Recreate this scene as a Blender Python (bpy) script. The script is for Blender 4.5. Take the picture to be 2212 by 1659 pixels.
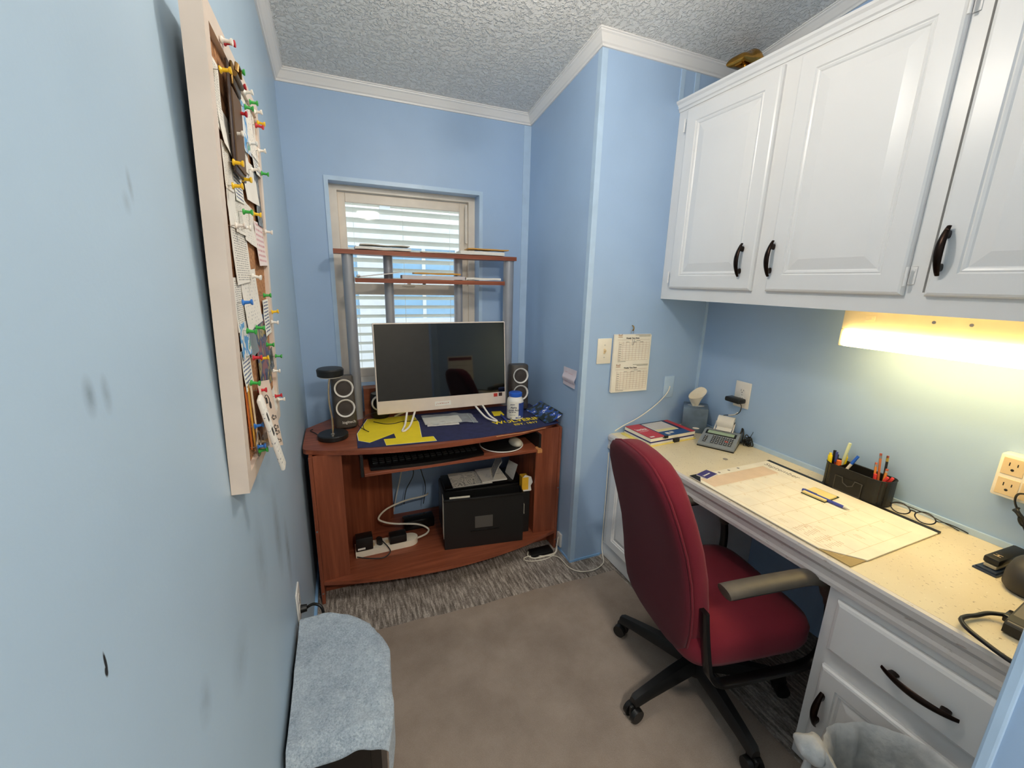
import bpy, bmesh, math, random
from mathutils import Vector, Matrix, noise
random.seed(7)
V = Vector
for o in list(bpy.data.objects): bpy.data.objects.remove(o)
SC = bpy.context.scene
COL = SC.collection
PI = math.pi

# ------------------------------------------------------------------ camera
cam_d = bpy.data.cameras.new('camera'); cam = bpy.data.objects.new('camera', cam_d); COL.objects.link(cam)
cam_d.sensor_fit = 'HORIZONTAL'; cam_d.sensor_width = 36; cam_d.lens = 900.2 / 2212 * 36; cam_d.clip_start = .01; cam_d.clip_end = 200
_y, _p, _r = [math.radians(a) for a in (22.7036, -13.72, 1.3553)]
_f = V((math.sin(_y) * math.cos(_p), math.cos(_y) * math.cos(_p), math.sin(_p)))
_rt0 = V((math.cos(_y), -math.sin(_y), 0)); _up0 = _rt0.cross(_f)
_rt = _rt0 * math.cos(_r) + _up0 * math.sin(_r); _up = _up0 * math.cos(_r) - _rt0 * math.sin(_r)
cam.matrix_world = Matrix(((_rt.x, _up.x, -_f.x, 0), (_rt.y, _up.y, -_f.y, 0), (_rt.z, _up.z, -_f.z, 1.5568), (0, 0, 0, 1)))
SC.camera = cam

# ------------------------------------------------------------------ world, exposure
SC.view_settings.view_transform = 'Standard'; SC.view_settings.look = 'None'
SC.view_settings.gamma = 1; SC.view_settings.use_curve_mapping = False
SC.view_settings.exposure = 0.55
W = bpy.data.worlds.new('world'); SC.world = W; W.use_nodes = True
W.node_tree.nodes['Background'].inputs[0].default_value = (.80, .90, 1, 1)
W.node_tree.nodes['Background'].inputs[1].default_value = 1.5
CEIL_LIGHT = 64.0      # emission of the ceiling dome
HALL_FILL = 95.0  # unseen hall bowl, set strong to fill the room's shadows
TUBE_LIGHT = 10.0

XL, YB, XC, YC, XR = -.2, 2.514, 1.136, 1.789, 1.938
def ceil_z(y): return 2.5017 + .1314 * (2.514 - y)

# ------------------------------------------------------------------ materials
def lin(c):
    r = []
    for x in c[:3]:
        x /= 255.
        r.append(x / 12.92 if x <= .04045 else ((x + .055) / 1.055) ** 2.4)
    return (*r, 1)
MATS = {}
class NT:
    def __init__(s, name):
        s.m = bpy.data.materials.new(name); s.m.use_nodes = True; s.t = s.m.node_tree; s.b = s.t.nodes['Principled BSDF']
    def n(s, typ, **k):
        q = s.t.nodes.new(typ)
        for a, v in k.items():
            if a.startswith('i_'):
                key = a[2:]; q.inputs[int(key) if key.isdigit() else key.replace('_', ' ')].default_value = v
            else: setattr(q, a, v)
        return q
    def l(s, a, b): s.t.links.new(a, b)
    def coord(s, scale=(1, 1, 1), which='Object', rot=(0, 0, 0)):
        c = s.n('ShaderNodeTexCoord'); m = s.n('ShaderNodeMapping'); m.inputs['Scale'].default_value = scale; m.inputs['Rotation'].default_value = rot
        s.l(c.outputs[which], m.inputs[0]); return m.outputs[0]
    def noise(s, vec, scale=5, detail=3, rough=.5):
        q = s.n('ShaderNodeTexNoise'); q.inputs['Scale'].default_value = scale; q.inputs['Detail'].default_value = detail; q.inputs['Roughness'].default_value = rough
        s.l(vec, q.inputs['Vector']); return q.outputs[0]
    def ramp(s, fac, stops):
        q = s.n('ShaderNodeValToRGB'); e = q.color_ramp.elements
        while len(e) < len(stops): e.new(.5)
        for i, (p, c) in enumerate(stops): e[i].position = p; e[i].color = c if len(c) == 4 else lin(c)
        s.l(fac, q.inputs[0]); return q.outputs[0]
    def mix(s, fac, a, b, mode='MIX'):
        q = s.n('ShaderNodeMix', data_type='RGBA', blend_type=mode)
        for i, x in ((0, fac), (6, a), (7, b)):
            if hasattr(x, 'default_value') or hasattr(x, 'is_output'): s.l(x, q.inputs[i])
            else: q.inputs[i].default_value = x
        return q.outputs[2]
    def math(s, op, a, b=0., clamp=False):
        q = s.n('ShaderNodeMath', operation=op, use_clamp=clamp)
        for i, x in ((0, a), (1, b)):
            if hasattr(x, 'is_output'): s.l(x, q.inputs[i])
            else: q.inputs[i].default_value = x
        return q.outputs[0]
    def bump(s, h, strength=.3, dist=.01):
        q = s.n('ShaderNodeBump'); q.inputs['Strength'].default_value = strength; q.inputs['Distance'].default_value = dist
        s.l(h, q.inputs['Height']); s.l(q.outputs[0], s.b.inputs['Normal'])
    def base(s, c):
        if hasattr(c, 'is_output'): s.l(c, s.b.inputs['Base Color'])
        else: s.b.inputs['Base Color'].default_value = c
    def pr(s, **k):
        for a, v in k.items(): s.b.inputs[a.replace('_', ' ')].default_value = v
def mat(name, col, rough=.5, metal=0., spec=.5, var=None, bump=None, coat=0., trans=0., alpha=1., emit=0., ecol=None):
    """plain procedural material: colour broken up by noise, optional fine bump"""
    if name in MATS: return MATS[name]
    t = NT(name); c = lin(col)
    v = var or (14, .05)
    vec = t.coord()
    n = t.noise(vec, v[0], 3)
    t.base(t.ramp(n, [(.3, (c[0] * (1 - v[1]), c[1] * (1 - v[1]), c[2] * (1 - v[1]), 1)), (.7, (min(1, c[0] * (1 + v[1])), min(1, c[1] * (1 + v[1])), min(1, c[2] * (1 + v[1])), 1))]))
    t.pr(Roughness=rough, Metallic=metal, Specular_IOR_Level=spec, Coat_Weight=coat, Transmission_Weight=trans, Alpha=alpha)
    if emit: t.pr(Emission_Strength=emit); t.b.inputs['Emission Color'].default_value = lin(ecol or col)
    if bump: t.bump(t.noise(vec, bump[0], 4), bump[1], bump[2])
    MATS[name] = t.m; return t.m
def m_wall(name, col, spots=()):
    t = NT(name); vec = t.coord(); c = lin(col)
    a = t.noise(vec, 2.2, 4); col_ = t.ramp(a, [(.3, tuple(x * .95 for x in c[:3]) + (1,)), (.7, tuple(min(1, x * 1.04) for x in c[:3]) + (1,))])
    if spots:
        geo = t.n('ShaderNodeNewGeometry'); acc = None
        nz = t.noise(vec, 38, 4, .7)
        for (px, py, pz, ry, rz, amt) in spots:
            sub = t.n('ShaderNodeVectorMath', operation='SUBTRACT'); t.l(geo.outputs['Position'], sub.inputs[0]); sub.inputs[1].default_value = (px, py, pz)
            dv = t.n('ShaderNodeVectorMath', operation='MULTIPLY'); t.l(sub.outputs[0], dv.inputs[0]); dv.inputs[1].default_value = (0, 1 / ry, 1 / rz)
            ln = t.n('ShaderNodeVectorMath', operation='LENGTH'); t.l(dv.outputs[0], ln.inputs[0])
            k = t.math('SUBTRACT', 1., ln.outputs['Value'], True); k = t.math('MULTIPLY', k, t.math('MULTIPLY', nz, amt * 2.))
            acc = k if acc is None else t.math('MAXIMUM', acc, k)
        col_ = t.mix(acc, col_, lin((38, 42, 46)))
    t.base(col_); t.pr(Roughness=.42, Specular_IOR_Level=.4); t.bump(t.noise(vec, 160, 3), .08, .002)
    return t.m
def m_popcorn():
    t = NT('popcorn_ceiling'); vec = t.coord()
    w = t.noise(vec, 16, 2); wv = t.n('ShaderNodeVectorMath', operation='ADD'); t.l(vec, wv.inputs[0])
    sc = t.n('ShaderNodeVectorMath', operation='SCALE'); t.l(t.n('ShaderNodeTexNoise', i_Scale=22.).outputs['Color'], sc.inputs[0]); sc.inputs['Scale'].default_value = .03
    t.l(sc.outputs[0], wv.inputs[1])
    v1 = t.noise(wv.outputs[0], 62, 3, .6)
    h = t.ramp(v1, [(.47, (0, 0, 0, 1)), (.62, (1, 1, 1, 1))])
    col = t.ramp(v1, [(.42, (240, 239, 236)), (.66, (250, 249, 246))])
    t.base(col); t.pr(Roughness=.55, Specular_IOR_Level=.5); t.bump(h, .8, .009); return t.m
def m_carpet():
    t = NT('streaked_carpet'); a = t.noise(t.coord((85, 11, 30)), 1., 4, .65); b = t.noise(t.coord(), 3, 3); c = t.noise(t.coord((160, 110, 1)), 1., 2)
    k = t.math('ADD', t.math('MULTIPLY', a, .75), t.math('MULTIPLY', c, .25))
    col = t.ramp(k, [(.36, (98, 89, 82)), (.5, (152, 142, 133)), (.62, (206, 194, 182))])
    t.base(t.mix(t.math('MULTIPLY', b, .25), col, lin((95, 84, 76)))); t.pr(Roughness=.95, Specular_IOR_Level=.1); t.bump(k, .6, .006); return t.m
def m_rug():
    t = NT('taupe_rug'); a = t.noise(t.coord(), 3.5, 4, .6); b = t.noise(t.coord(), 420, 2); c = t.noise(t.coord((1, 1, 1)), 55, 2)
    col = t.ramp(t.math('ADD', t.math('MULTIPLY', a, .7), t.math('MULTIPLY', b, .3)), [(.35, (143, 127, 114)), (.62, (171, 155, 141))])
    dirt = t.ramp(c, [(.80, (0, 0, 0, 1)), (.83, (1, 1, 1, 1))])
    t.base(t.mix(dirt, col, lin((205, 190, 175)))); t.pr(Roughness=.9, Specular_IOR_Level=.15); t.bump(b, .4, .003); return t.m
def m_wood(name, scale, dark=(118, 60, 40), light=(186, 106, 74)):
    t = NT(name); a = t.noise(t.coord(scale), 1., 5, .6); b = t.noise(t.coord(), 2.5, 3)
    col = t.ramp(a, [(.28, dark), (.55, tuple((p + q) / 2 for p, q in zip(dark, light))), (.75, light)])
    t.base(t.mix(t.math('MULTIPLY', b, .3), col, lin(dark))); t.pr(Roughness=.38, Specular_IOR_Level=.4); return t.m
def m_laminate():
    t = NT('speckled_laminate'); v = t.coord()
    a = t.noise(t.coord((1, .45, 1)), 210, 2, .5); b = t.noise(v, 4, 3)
    sp = t.ramp(a, [(.67, (0, 0, 0, 1)), (.72, (1, 1, 1, 1))]); a2 = t.noise(t.coord((.5, 1, 1)), 150, 2)
    sp2 = t.ramp(a2, [(.66, (0, 0, 0, 1)), (.73, (1, 1, 1, 1))])
    base = t.ramp(b, [(.3, (228, 212, 178)), (.7, (240, 226, 194))])
    t.base(t.mix(t.math('MULTIPLY', sp, .7), t.mix(t.math('MULTIPLY', sp2, .6), base, lin((250, 240, 215))), lin((122, 92, 62)))); t.pr(Roughness=.28, Specular_IOR_Level=.45); return t.m
def m_white(name, col=(226, 224, 222), rough=.32, wear=0.):
    t = NT(name); v = t.coord(); b = t.noise(v, 3, 3); c = lin(col)
    k = t.ramp(b, [(.3, tuple(x * .96 for x in c[:3]) + (1,)), (.7, c)])
    if wear:
        w = t.noise(t.coord((30, 14, 50)), 1.4, 6, .75); m = t.ramp(w, [(.60, (0, 0, 0, 1)), (.66, (1, 1, 1, 1))]); k = t.mix(t.math('MULTIPLY', m, wear), k, lin((120, 92, 72)))
    t.base(k); t.pr(Roughness=rough, Specular_IOR_Level=.5); t.bump(t.noise(t.coord((140, 140, 8)), 1., 2), .04, .002); return t.m
def m_fabric(name, col, sc=700, var=.12, sheen=.3):
    t = NT(name); c = lin(col); a = t.noise(t.coord(), sc, 2); b = t.noise(t.coord(), 6, 4, .6)
    k = t.math('ADD', t.math('MULTIPLY', a, .5), t.math('MULTIPLY', b, .5))
    t.base(t.ramp(k, [(.3, tuple(x * (1 - var) for x in c[:3]) + (1,)), (.7, tuple(min(1, x * (1 + var)) for x in c[:3]) + (1,))]))
    t.pr(Roughness=.9, Specular_IOR_Level=.15, Sheen_Weight=sheen * .3); t.bump(a, .35, .002); return t.m
def m_towel():
    t = NT('towel_terry'); a = t.noise(t.coord(), 190, 3, .7); b = t.noise(t.coord(), 7, 3); d = t.noise(t.coord(), 55, 3)
    k = t.math('ADD', t.math('MULTIPLY', a, .55), t.math('ADD', t.math('MULTIPLY', b, .25), t.math('MULTIPLY', d, .2)))
    t.base(t.ramp(k, [(.33, (130, 146, 164)), (.52, (182, 196, 208)), (.68, (218, 228, 234))])); t.pr(Roughness=1., Specular_IOR_Level=.05, Sheen_Weight=.4); t.bump(k, .9, .012); return t.m
def m_print(name, paper=(238, 232, 222), ink=(120, 118, 116), rows=30, cov=.45, axis='ZY', rs=1.):
    """paper with rows of faint print; rows run across the sheet"""
    t = NT(name); c = t.n('ShaderNodeTexCoord'); sp = t.n('ShaderNodeSeparateXYZ'); t.l(c.outputs['Generated'], sp.inputs[0])
    r = sp.outputs['XYZ'.index(axis[0])]; h = sp.outputs['XYZ'.index(axis[1])]
    fr = t.math('FRACT', t.math('MULTIPLY', r, rows)); line = t.math('LESS_THAN', fr, .42)
    cmb = t.n('ShaderNodeCombineXYZ'); t.l(t.math('MULTIPLY', h, 26 * rs), cmb.inputs[0]); t.l(t.math('FLOOR', t.math('MULTIPLY', r, rows)), cmb.inputs[1])
    nz = t.noise(cmb.outputs[0], 1., 2); word = t.math('GREATER_THAN', nz, 1 - cov)
    edge = t.math('MULTIPLY', t.math('MULTIPLY', t.math('GREATER_THAN', h, .1), t.math('LESS_THAN', h, .9)), t.math('MULTIPLY', t.math('GREATER_THAN', r, .06), t.math('LESS_THAN', r, .94)))
    f = t.math('MULTIPLY', t.math('MULTIPLY', line, word), edge)
    t.base(t.mix(f, lin(paper), lin(ink))); t.pr(Roughness=.75, Specular_IOR_Level=.25); return t.m
def m_glass(name, col=(235, 245, 245), rough=0., alpha=.12):
    t = NT(name); t.base(lin(col)); t.pr(Roughness=.02, Alpha=alpha, Specular_IOR_Level=.6); t.m.node_tree.nodes['Principled BSDF'].inputs['IOR'].default_value = 1.45; return t.m
def m_mesh():
    t = NT('black_wire_mesh'); c = t.n('ShaderNodeTexCoord'); sp = t.n('ShaderNodeSeparateXYZ'); t.l(c.outputs['Object'], sp.inputs[0])
    def ch(k): return t.math('LESS_THAN', t.math('FRACT', t.math('MULTIPLY', k, 420.)), .55)
    hor = t.math('ADD', sp.outputs[0], sp.outputs[1])
    f = t.math('MAXIMUM', ch(sp.outputs[2]), ch(hor)); t.l(f, t.b.inputs['Alpha'])
    t.base(lin((26, 25, 24))); t.pr(Roughness=.45); return t.m
# ------------------------------------------------------------------ geometry helpers
def frame(o, u, v):
    u = V(u).normalized(); v = V(v); n = u.cross(v).normalized(); v = n.cross(u); o = V(o)
    return Matrix(((u.x, v.x, n.x, o.x), (u.y, v.y, n.y, o.y), (u.z, v.z, n.z, o.z), (0, 0, 0, 1)))
def TR(loc, rz=0., rx=0., ry=0.):
    return Matrix.Translation(V(loc)) @ Matrix.Rotation(rz, 4, 'Z') @ Matrix.Rotation(ry, 4, 'Y') @ Matrix.Rotation(rx, 4, 'X')
def wm(o):
    M = Matrix.Identity(4)
    while o: M = o.matrix_basis @ M; o = o.parent
    return M
class B:
    """collects shapes (world coordinates unless M given) and links them as ONE mesh object"""
    def __init__(s): s.v = []; s.f = []; s.mi = []; s.m = 0
    def add(s, vs, fs, M=None):
        n = len(s.v)
        s.v += [(M @ V(p)) if M else V(p) for p in vs]
        for f in fs: s.f.append([n + i for i in f]); s.mi.append(s.m)
        return s
    def box(s, x0, x1, y0, y1, z0, z1, M=None):
        return s.add([(x, y, z) for z in (z0, z1) for y in (y0, y1) for x in (x0, x1)], [(0, 2, 3, 1), (4, 5, 7, 6), (0, 1, 5, 4), (2, 6, 7, 3), (0, 4, 6, 2), (1, 3, 7, 5)], M)
    def rbox(s, x0, x1, y0, y1, z0, z1, r=.004, M=None, seg=2):
        bm = bmesh.new(); bmesh.ops.create_cube(bm, size=1)
        for v in bm.verts: v.co = V(((x0 + x1) / 2 + v.co.x * (x1 - x0), (y0 + y1) / 2 + v.co.y * (y1 - y0), (z0 + z1) / 2 + v.co.z * (z1 - z0)))
        bmesh.ops.bevel(bm, geom=bm.edges[:], offset=min(r, .49 * min(abs(x1 - x0), abs(y1 - y0), abs(z1 - z0))), segments=seg, profile=.5, affect='EDGES')
        s.add([v.co.copy() for v in bm.verts], [[v.index for v in f.verts] for f in bm.faces], M); bm.free(); return s
    def loft(s, rings, cap=True, closed=True, M=None):
        n = len(rings[0]); vs = [p for r in rings for p in r]; fs = []
        for i in range(len(rings) - 1):
            for j in range(n if closed else n - 1):
                k = (j + 1) % n; fs.append((i * n + j, i * n + k, (i + 1) * n + k, (i + 1) * n + j))
        if cap: fs += [tuple(range(n))[::-1], tuple((len(rings) - 1) * n + j for j in range(n))]
        return s.add(vs, fs, M)
    def cyl(s, p0, p1, r0, r1=None, n=16, cap=True, M=None):
        p0, p1 = V(p0), V(p1); r1 = r0 if r1 is None else r1; d = (p1 - p0).normalized(); a = d.orthogonal().normalized(); b = d.cross(a)
        ring = lambda p, r: [p + a * r * math.cos(2 * PI * i / n) + b * r * math.sin(2 * PI * i / n) for i in range(n)]
        return s.loft([ring(p0, r0), ring(p1, r1)], cap, True, M)
    def sweep(s, path, sec, side=None, closed=False, cap=True, scale=None, M=None):
        path = [V(p) for p in path]; n = len(path); rings = []; a = None
        for i, p in enumerate(path):
            q0 = path[i - 1] if (i or closed) else p; q1 = path[(i + 1) % n] if (i < n - 1 or closed) else p
            t = (q1 - q0).normalized()
            if side is not None: a = V(side); a = (a - t * a.dot(t)).normalized()
            elif a is None: a = t.orthogonal().normalized()
            else: a = (a - t * a.dot(t)).normalized()
            b = t.cross(a); k = scale[i] if scale else 1.
            rings.append([p + a * x * k + b * y * k for x, y in sec])
        if closed: rings.append(rings[0]); cap = False
        return s.loft(rings, cap, True, M)
    def tube(s, path, r, n=8, closed=False, M=None, scale=None):
        return s.sweep(path, [(r * math.cos(2 * PI * i / n), r * math.sin(2 * PI * i / n)) for i in range(n)], None, closed, True, scale, M)
    def lathe(s, prof, n=24, M=None):
        return s.loft([[(r * math.cos(2 * PI * i / n), r * math.sin(2 * PI * i / n), z) for i in range(n)] for r, z in prof], True, True, M)
    def prism(s, poly, z0, z1, M=None):
        return s.loft([[(x, y, z0) for x, y in poly], [(x, y, z1) for x, y in poly]], True, True, M)
    def sheet(s, w, h, nx=1, ny=1, fn=None, t=.0005, M=None):
        fn = fn or (lambda u, v: 0.); top = []; bot = []
        for j in range(ny + 1):
            for i in range(nx + 1):
                u, v = i / nx, j / ny; z = fn(u, v)
                if isinstance(z, tuple): x, y, z = z
                else: x, y = u * w, v * h
                top.append((x, y, z + t)); bot.append((x, y, z))
        n = len(top); k = nx + 1; fs = []
        for j in range(ny):
            for i in range(nx):
                a = j * k + i; fs.append((a, a + 1, a + k + 1, a + k)); fs.append((n + a + k, n + a + k + 1, n + a + 1, n + a))
        rim = [i for i in range(k)] + [j * k + nx for j in range(1, ny + 1)] + [ny * k + i for i in range(nx - 1, -1, -1)] + [j * k for j in range(ny - 1, 0, -1)]
        for q in range(len(rim)):
            a, b_ = rim[q], rim[(q + 1) % len(rim)]; fs.append((b_, a, n + a, n + b_))
        return s.add(top + bot, fs, M)
    def nest(s, w, h, steps, M=None):
        """rectangular panel relief: steps = [(inset, height)...] from the rim inwards"""
        rings = [[(i, i, z), (w - i, i, z), (w - i, h - i, z), (i, h - i, z)] for i, z in steps]
        return s.loft(rings, True, True, M)
    def build(s, name, m, parent=None, smooth=None):
        me = bpy.data.meshes.new(name); P = wm(parent).inverted() if parent else None
        me.from_pydata([(P @ p)[:] if P else p[:] for p in s.v], [], s.f)
        bm = bmesh.new(); bm.from_mesh(me); bmesh.ops.recalc_face_normals(bm, faces=bm.faces[:]); bm.to_mesh(me); bm.free()
        for q in (m if isinstance(m, (list, tuple)) else [m]): me.materials.append(q)
        if isinstance(m, (list, tuple)): me.polygons.foreach_set('material_index', s.mi)
        if smooth is not None:
            me.polygons.foreach_set('use_smooth', [True] * len(me.polygons)); me.set_sharp_from_angle(angle=math.radians(smooth))
        me.update(); o = bpy.data.objects.new(name, me); COL.objects.link(o); o.parent = parent; return o
def rebase(o):
    """move a single-mesh thing's origin to the middle of its foot"""
    xs = [v.co for v in o.data.vertices]; mn = V([min(c[i] for c in xs) for i in range(3)]); mx = V([max(c[i] for c in xs) for i in range(3)])
    p = V(((mn.x + mx.x) / 2, (mn.y + mx.y) / 2, mn.z)); o.data.transform(Matrix.Translation(-p)); o.location = p; return o
def tag(o, label, cat, group=None):
    o['label'] = label; o['category'] = cat
    if group: o['group'] = group
    if o.type == 'MESH' and not o.children: rebase(o)
    return o
def thing(name, label, cat, loc=(0, 0, 0), rz=0., group=None, M=None):
    o = bpy.data.objects.new(name, None); COL.objects.link(o); o.empty_display_size = .02
    if M is not None: o.matrix_basis = M
    else: o.location = loc; o.rotation_euler = (0, 0, rz)
    o['label'] = label; o['category'] = cat
    if group: o['group'] = group
    return o
def struct(o): o['kind'] = 'structure'; return o
def dup(o, parent=None):
    c = o.copy(); COL.objects.link(c); c.parent = parent
    for ch in list(o.children): dup(ch, c)
    return c
def text(name, body, size, M, m, parent, align='CENTER', ext=.0002, sx=1., bold=0.):
    cu = bpy.data.curves.new(name, 'FONT'); cu.body = body; cu.size = size; cu.align_x = align; cu.align_y = 'CENTER'; cu.extrude = ext; cu.offset = bold; cu.resolution_u = 3
    ob = bpy.data.objects.new(name, cu); COL.objects.link(ob); bpy.context.view_layer.update()
    me = bpy.data.meshes.new_from_object(ob.evaluated_get(bpy.context.evaluated_depsgraph_get())); bpy.data.objects.remove(ob)
    me.transform((wm(parent).inverted() if parent else Matrix.Identity(4)) @ M @ Matrix.Diagonal((sx, 1, 1, 1))); me.name = name; me.materials.clear(); me.materials.append(m)
    o = bpy.data.objects.new(name, me); COL.objects.link(o); o.parent = parent; return o
def ink(name, M, rects, m, parent, off=.0007, t=.0002):
    b = B()
    for r in rects: b.box(r[0], r[2], r[1], r[3], off, off + t, M)
    return b.build(name, m, parent)
def bez(pts, n=8, closed=False):
    """Catmull-Rom through pts"""
    P = [V(p) for p in pts]; out = []; k = len(P)
    for i in range(k if closed else k - 1):
        g = (lambda j: P[j % k]) if closed else (lambda j: P[max(0, min(k - 1, j))])
        a, b, c, d = g(i - 1), g(i), g(i + 1), g(i + 2)
        for j in range(n):
            t = j / n; out.append(.5 * ((2 * b) + (c - a) * t + (2 * a - 5 * b + 4 * c - d) * t * t + (3 * b - a - 3 * c + d) * t ** 3))
    if not closed: out.append(P[-1])
    return out
def arc(c, r, a0, a1, n, u=(1, 0, 0), v=(0, 0, 1)):
    c, u, v = V(c), V(u), V(v)
    return [c + u * r * math.cos(a0 + (a1 - a0) * i / n) + v * r * math.sin(a0 + (a1 - a0) * i / n) for i in range(n + 1)]
def sup(a, b, n=24, e=3.):
    """superellipse section"""
    r = []
    for i in range(n):
        t = 2 * PI * i / n; c, s_ = math.cos(t), math.sin(t)
        r.append((a * math.copysign(abs(c) ** (2 / e), c), b * math.copysign(abs(s_) ** (2 / e), s_)))
    return r
# ------------------------------------------------------------------ shared materials
BLUE = (170, 197, 229)
M_wall = m_wall('blue_wall_paint', BLUE)
M_wall_l = m_wall('blue_wall_warmlit_scuffed', (182, 205, 224), spots=[  # same paint as the other walls, greyed for the warm lamp light on it
    (-.2, .452, 1.454, .012, .022, .34), (-.2, .479, 1.449, .010, .022, .30), (-.2, .616, 1.65, .008, .022, .30), (-.2, .60, 1.63, .012, .015, .2),
    (-.2, .389, 1.240, .0022, .012, 2.2), (-.2, .3875, 1.232, .003, .006, 2.2),
    (-.2, .98, .93, .07, .13, .22), (-.2, 1.214, .854, .06, .16, .34), (-.2, 1.35, .70, .05, .14, .4), (-.2, .73, .90, .07, .06, .18), (-.2, .56, 1.0, .03, .04, .22)])
M_trimblue = mat('blue_trim_paint', (188, 213, 238), .35)
M_tape = mat('pale_blue_edge_paint', (150, 196, 240), .4)
M_white = m_white('white_cabinet_paint', (242, 240, 238))
M_crown = m_white('white_crown_paint', (246, 243, 240), .4)
M_vinyl = mat('white_vinyl', (236, 224, 208), .35)
M_slat = mat('cream_blind_slat', (236, 238, 228), .5)
M_glass = m_glass('window_glass')
M_bronze = mat('dark_bronze', (40, 28, 22), .3, .85, var=(60, .3))
M_blk = mat('black_plastic', (22, 22, 22), .42)
M_blk_sh = mat('black_gloss_plastic', (14, 14, 15), .18)
M_cream = mat('cream_plastic', (246, 236, 216), .4)
M_whitep = mat('white_plastic', (238, 232, 224), .35)
M_ivory = mat('ivory_plastic', (232, 205, 160), .4)
M_slot = mat('dark_slot', (30, 26, 22), .6)
M_steel = mat('brushed_steel', (190, 188, 184), .3, .95)
M_silver = mat('silver_paint', (164, 165, 170), .36, .25)
M_paper = mat('white_paper', (238, 233, 224), .7, spec=.25)
M_paper2 = mat('cream_paper', (246, 238, 220), .7, spec=.25)
M_manila = mat('manila_envelope', (214, 160, 82), .6, spec=.3)
M_inkgrey = mat('grey_ink', (150, 142, 136), .8)
M_inkdark = mat('dark_ink', (52, 48, 46), .8)
M_red = mat('red_plastic', (196, 40, 40), .35)
M_woodx = m_wood('cherry_laminate_across', (3, 42, 42))
M_woodz = m_wood('cherry_laminate_upright', (34, 34, 2.2))
PRINT = [m_print('printed_receipt', rows=26, cov=.5), m_print('printed_letter', rows=18, cov=.42, ink=(140, 140, 146)), m_print('pink_printed_slip', (240, 226, 222), (200, 120, 130), 9, .5), m_print('lined_note', (240, 238, 228), (110, 120, 150), 11, .6)]

# ------------------------------------------------------------------ room shell
def sbox(name, m, *bx):
    b = B()
    for q in bx: b.box(*q)
    return struct(b.build(name, m))
sbox('floor', m_carpet(), (-1.2, 2.1, -1.95, 2.75, -.06, 0))
sbox('wall_left', M_wall_l, (-.3, XL, -1.9, 2.75, 0, 3.2))
WX0, WX1, WZ0, WZ1 = .001, .815, .95, 2.046
sbox('wall_back', M_wall, (XL, WX0, YB, 2.62, 0, 2.7), (WX1, XC + .1, YB, 2.62, 0, 2.7), (WX0, WX1, YB, 2.62, 0, WZ0), (WX0, WX1, YB, 2.62, WZ1, 2.7))
sbox('wall_nook', M_wall, (XC, XC + .1, YC, YB, 0, 2.75))
sbox('wall_closet', M_wall, (XC + .1, XR + .1, YC, YC + .1, 0, 2.75))
sbox('wall_right', M_wall, (XR, XR + .1, -1.9, YC, 0, 3.2))
sbox('wall_front', M_wall, (.872, XR, .05, .158, 0, 3.0))
sbox('wall_hall', mat('hall_wall_paint', (206, 196, 180), .6), (-.2, XR, -1.95, -1.9, 0, 3.3))
c = B(); c.loft([[(x, y, ceil_z(y) + dz) for x, dz in ((XL - .1, 0), (XR + .1, 0), (XR + .1, .08), (XL - .1, .08))] for y in (2.62, -1.95)])
struct(c.build('ceiling', m_popcorn()))
# crown moulding, one run per wall, mitred at the corners
PROF = [(0, 0), (.007, 0), (.009, .007), (.015, .011), (.021, .020), (.031, .033), (.0375, .037), (.0385, .041), (.0435, .042), (.0435, .047), (0, .047)]
def crown(n, a, b, na, nb):
    r = []
    for (p, nn) in ((a, na), (b, nb)):
        r.append([(p[0] + nn[0] * o, p[1] + nn[1] * o, ceil_z(p[1] + nn[1] * o) - .047 + h + .0005) for o, h in PROF])
    struct(B().loft(r).build('trim_%d' % n, M_crown))
crown(1, (XL, .16), (XL, YB), (1, 0), (1, -1)); crown(2, (XL, YB), (XC, YB), (1, -1), (-1, -1)); crown(3, (XC, YB), (XC, YC), (-1, -1), (-1, -1))
crown(4, (XC, YC), (XR, YC), (-1, -1), (-1, -1)); crown(5, (XR, YC), (XR, .16), (-1, -1), (-1, 0))
# corner and batten trims
sbox('trim_6', M_trimblue, (XC - .004, XC + .026, YC - .004, YC, .012, ceil_z(YC) - .05), (XC - .004, XC, YC, YC + .026, .012, ceil_z(YC) - .05))
sbox('trim_7', M_trimblue, (1.575, 1.60, YC - .004, YC, 2.38, 2.55)); sbox('trim_8', M_trimblue, (1.662, 1.69, YC - .004, YC, 2.38, 2.55))
sbox('trim_9', M_trimblue, (XR - .02, XR, YC - .004, YC, .77, 1.49))
sbox('trim_10', M_trimblue, (1.09, XC, YB - .004, YB, .02, ceil_z(YB) - .05))
sbox('trim_11', M_trimblue, (XR - .008, XR, .17, YC - .005, .7605, .782))
# window casing, four mitred boards
def casing(n, pts): struct(B().prism(pts, 0, .006, frame((0, YB, 0), (1, 0, 0), (0, 0, 1))).build('trim_%d' % n, M_trimblue))
cw = .021
casing(12, [(WX0 - cw, WZ0), (WX0, WZ0), (WX0, WZ1), (WX0 - cw, WZ1 + cw)]); casing(13, [(WX1, WZ0), (WX1 + cw, WZ0), (WX1 + cw, WZ1 + cw), (WX1, WZ1)])
casing(14, [(WX0, WZ1), (WX1, WZ1), (WX1 + cw, WZ1 + cw), (WX0 - cw, WZ1 + cw)])
# door casing at the entry
struct(B().rbox(.868, .935, .158, .175, 0, 2.75, .004).build('trim_15', M_trimblue))
# baseboards
sbox('baseboard_left', M_tape, (XL, XL + .012, 1.36, YB, 0, .022)); sbox('baseboard_nook', M_tape, (XC - .006, XC, YC - .006, YB, 0, .012)); sbox('baseboard_closet', M_tape, (XC, 1.335, YC - .006, YC, 0, .012))

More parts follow.
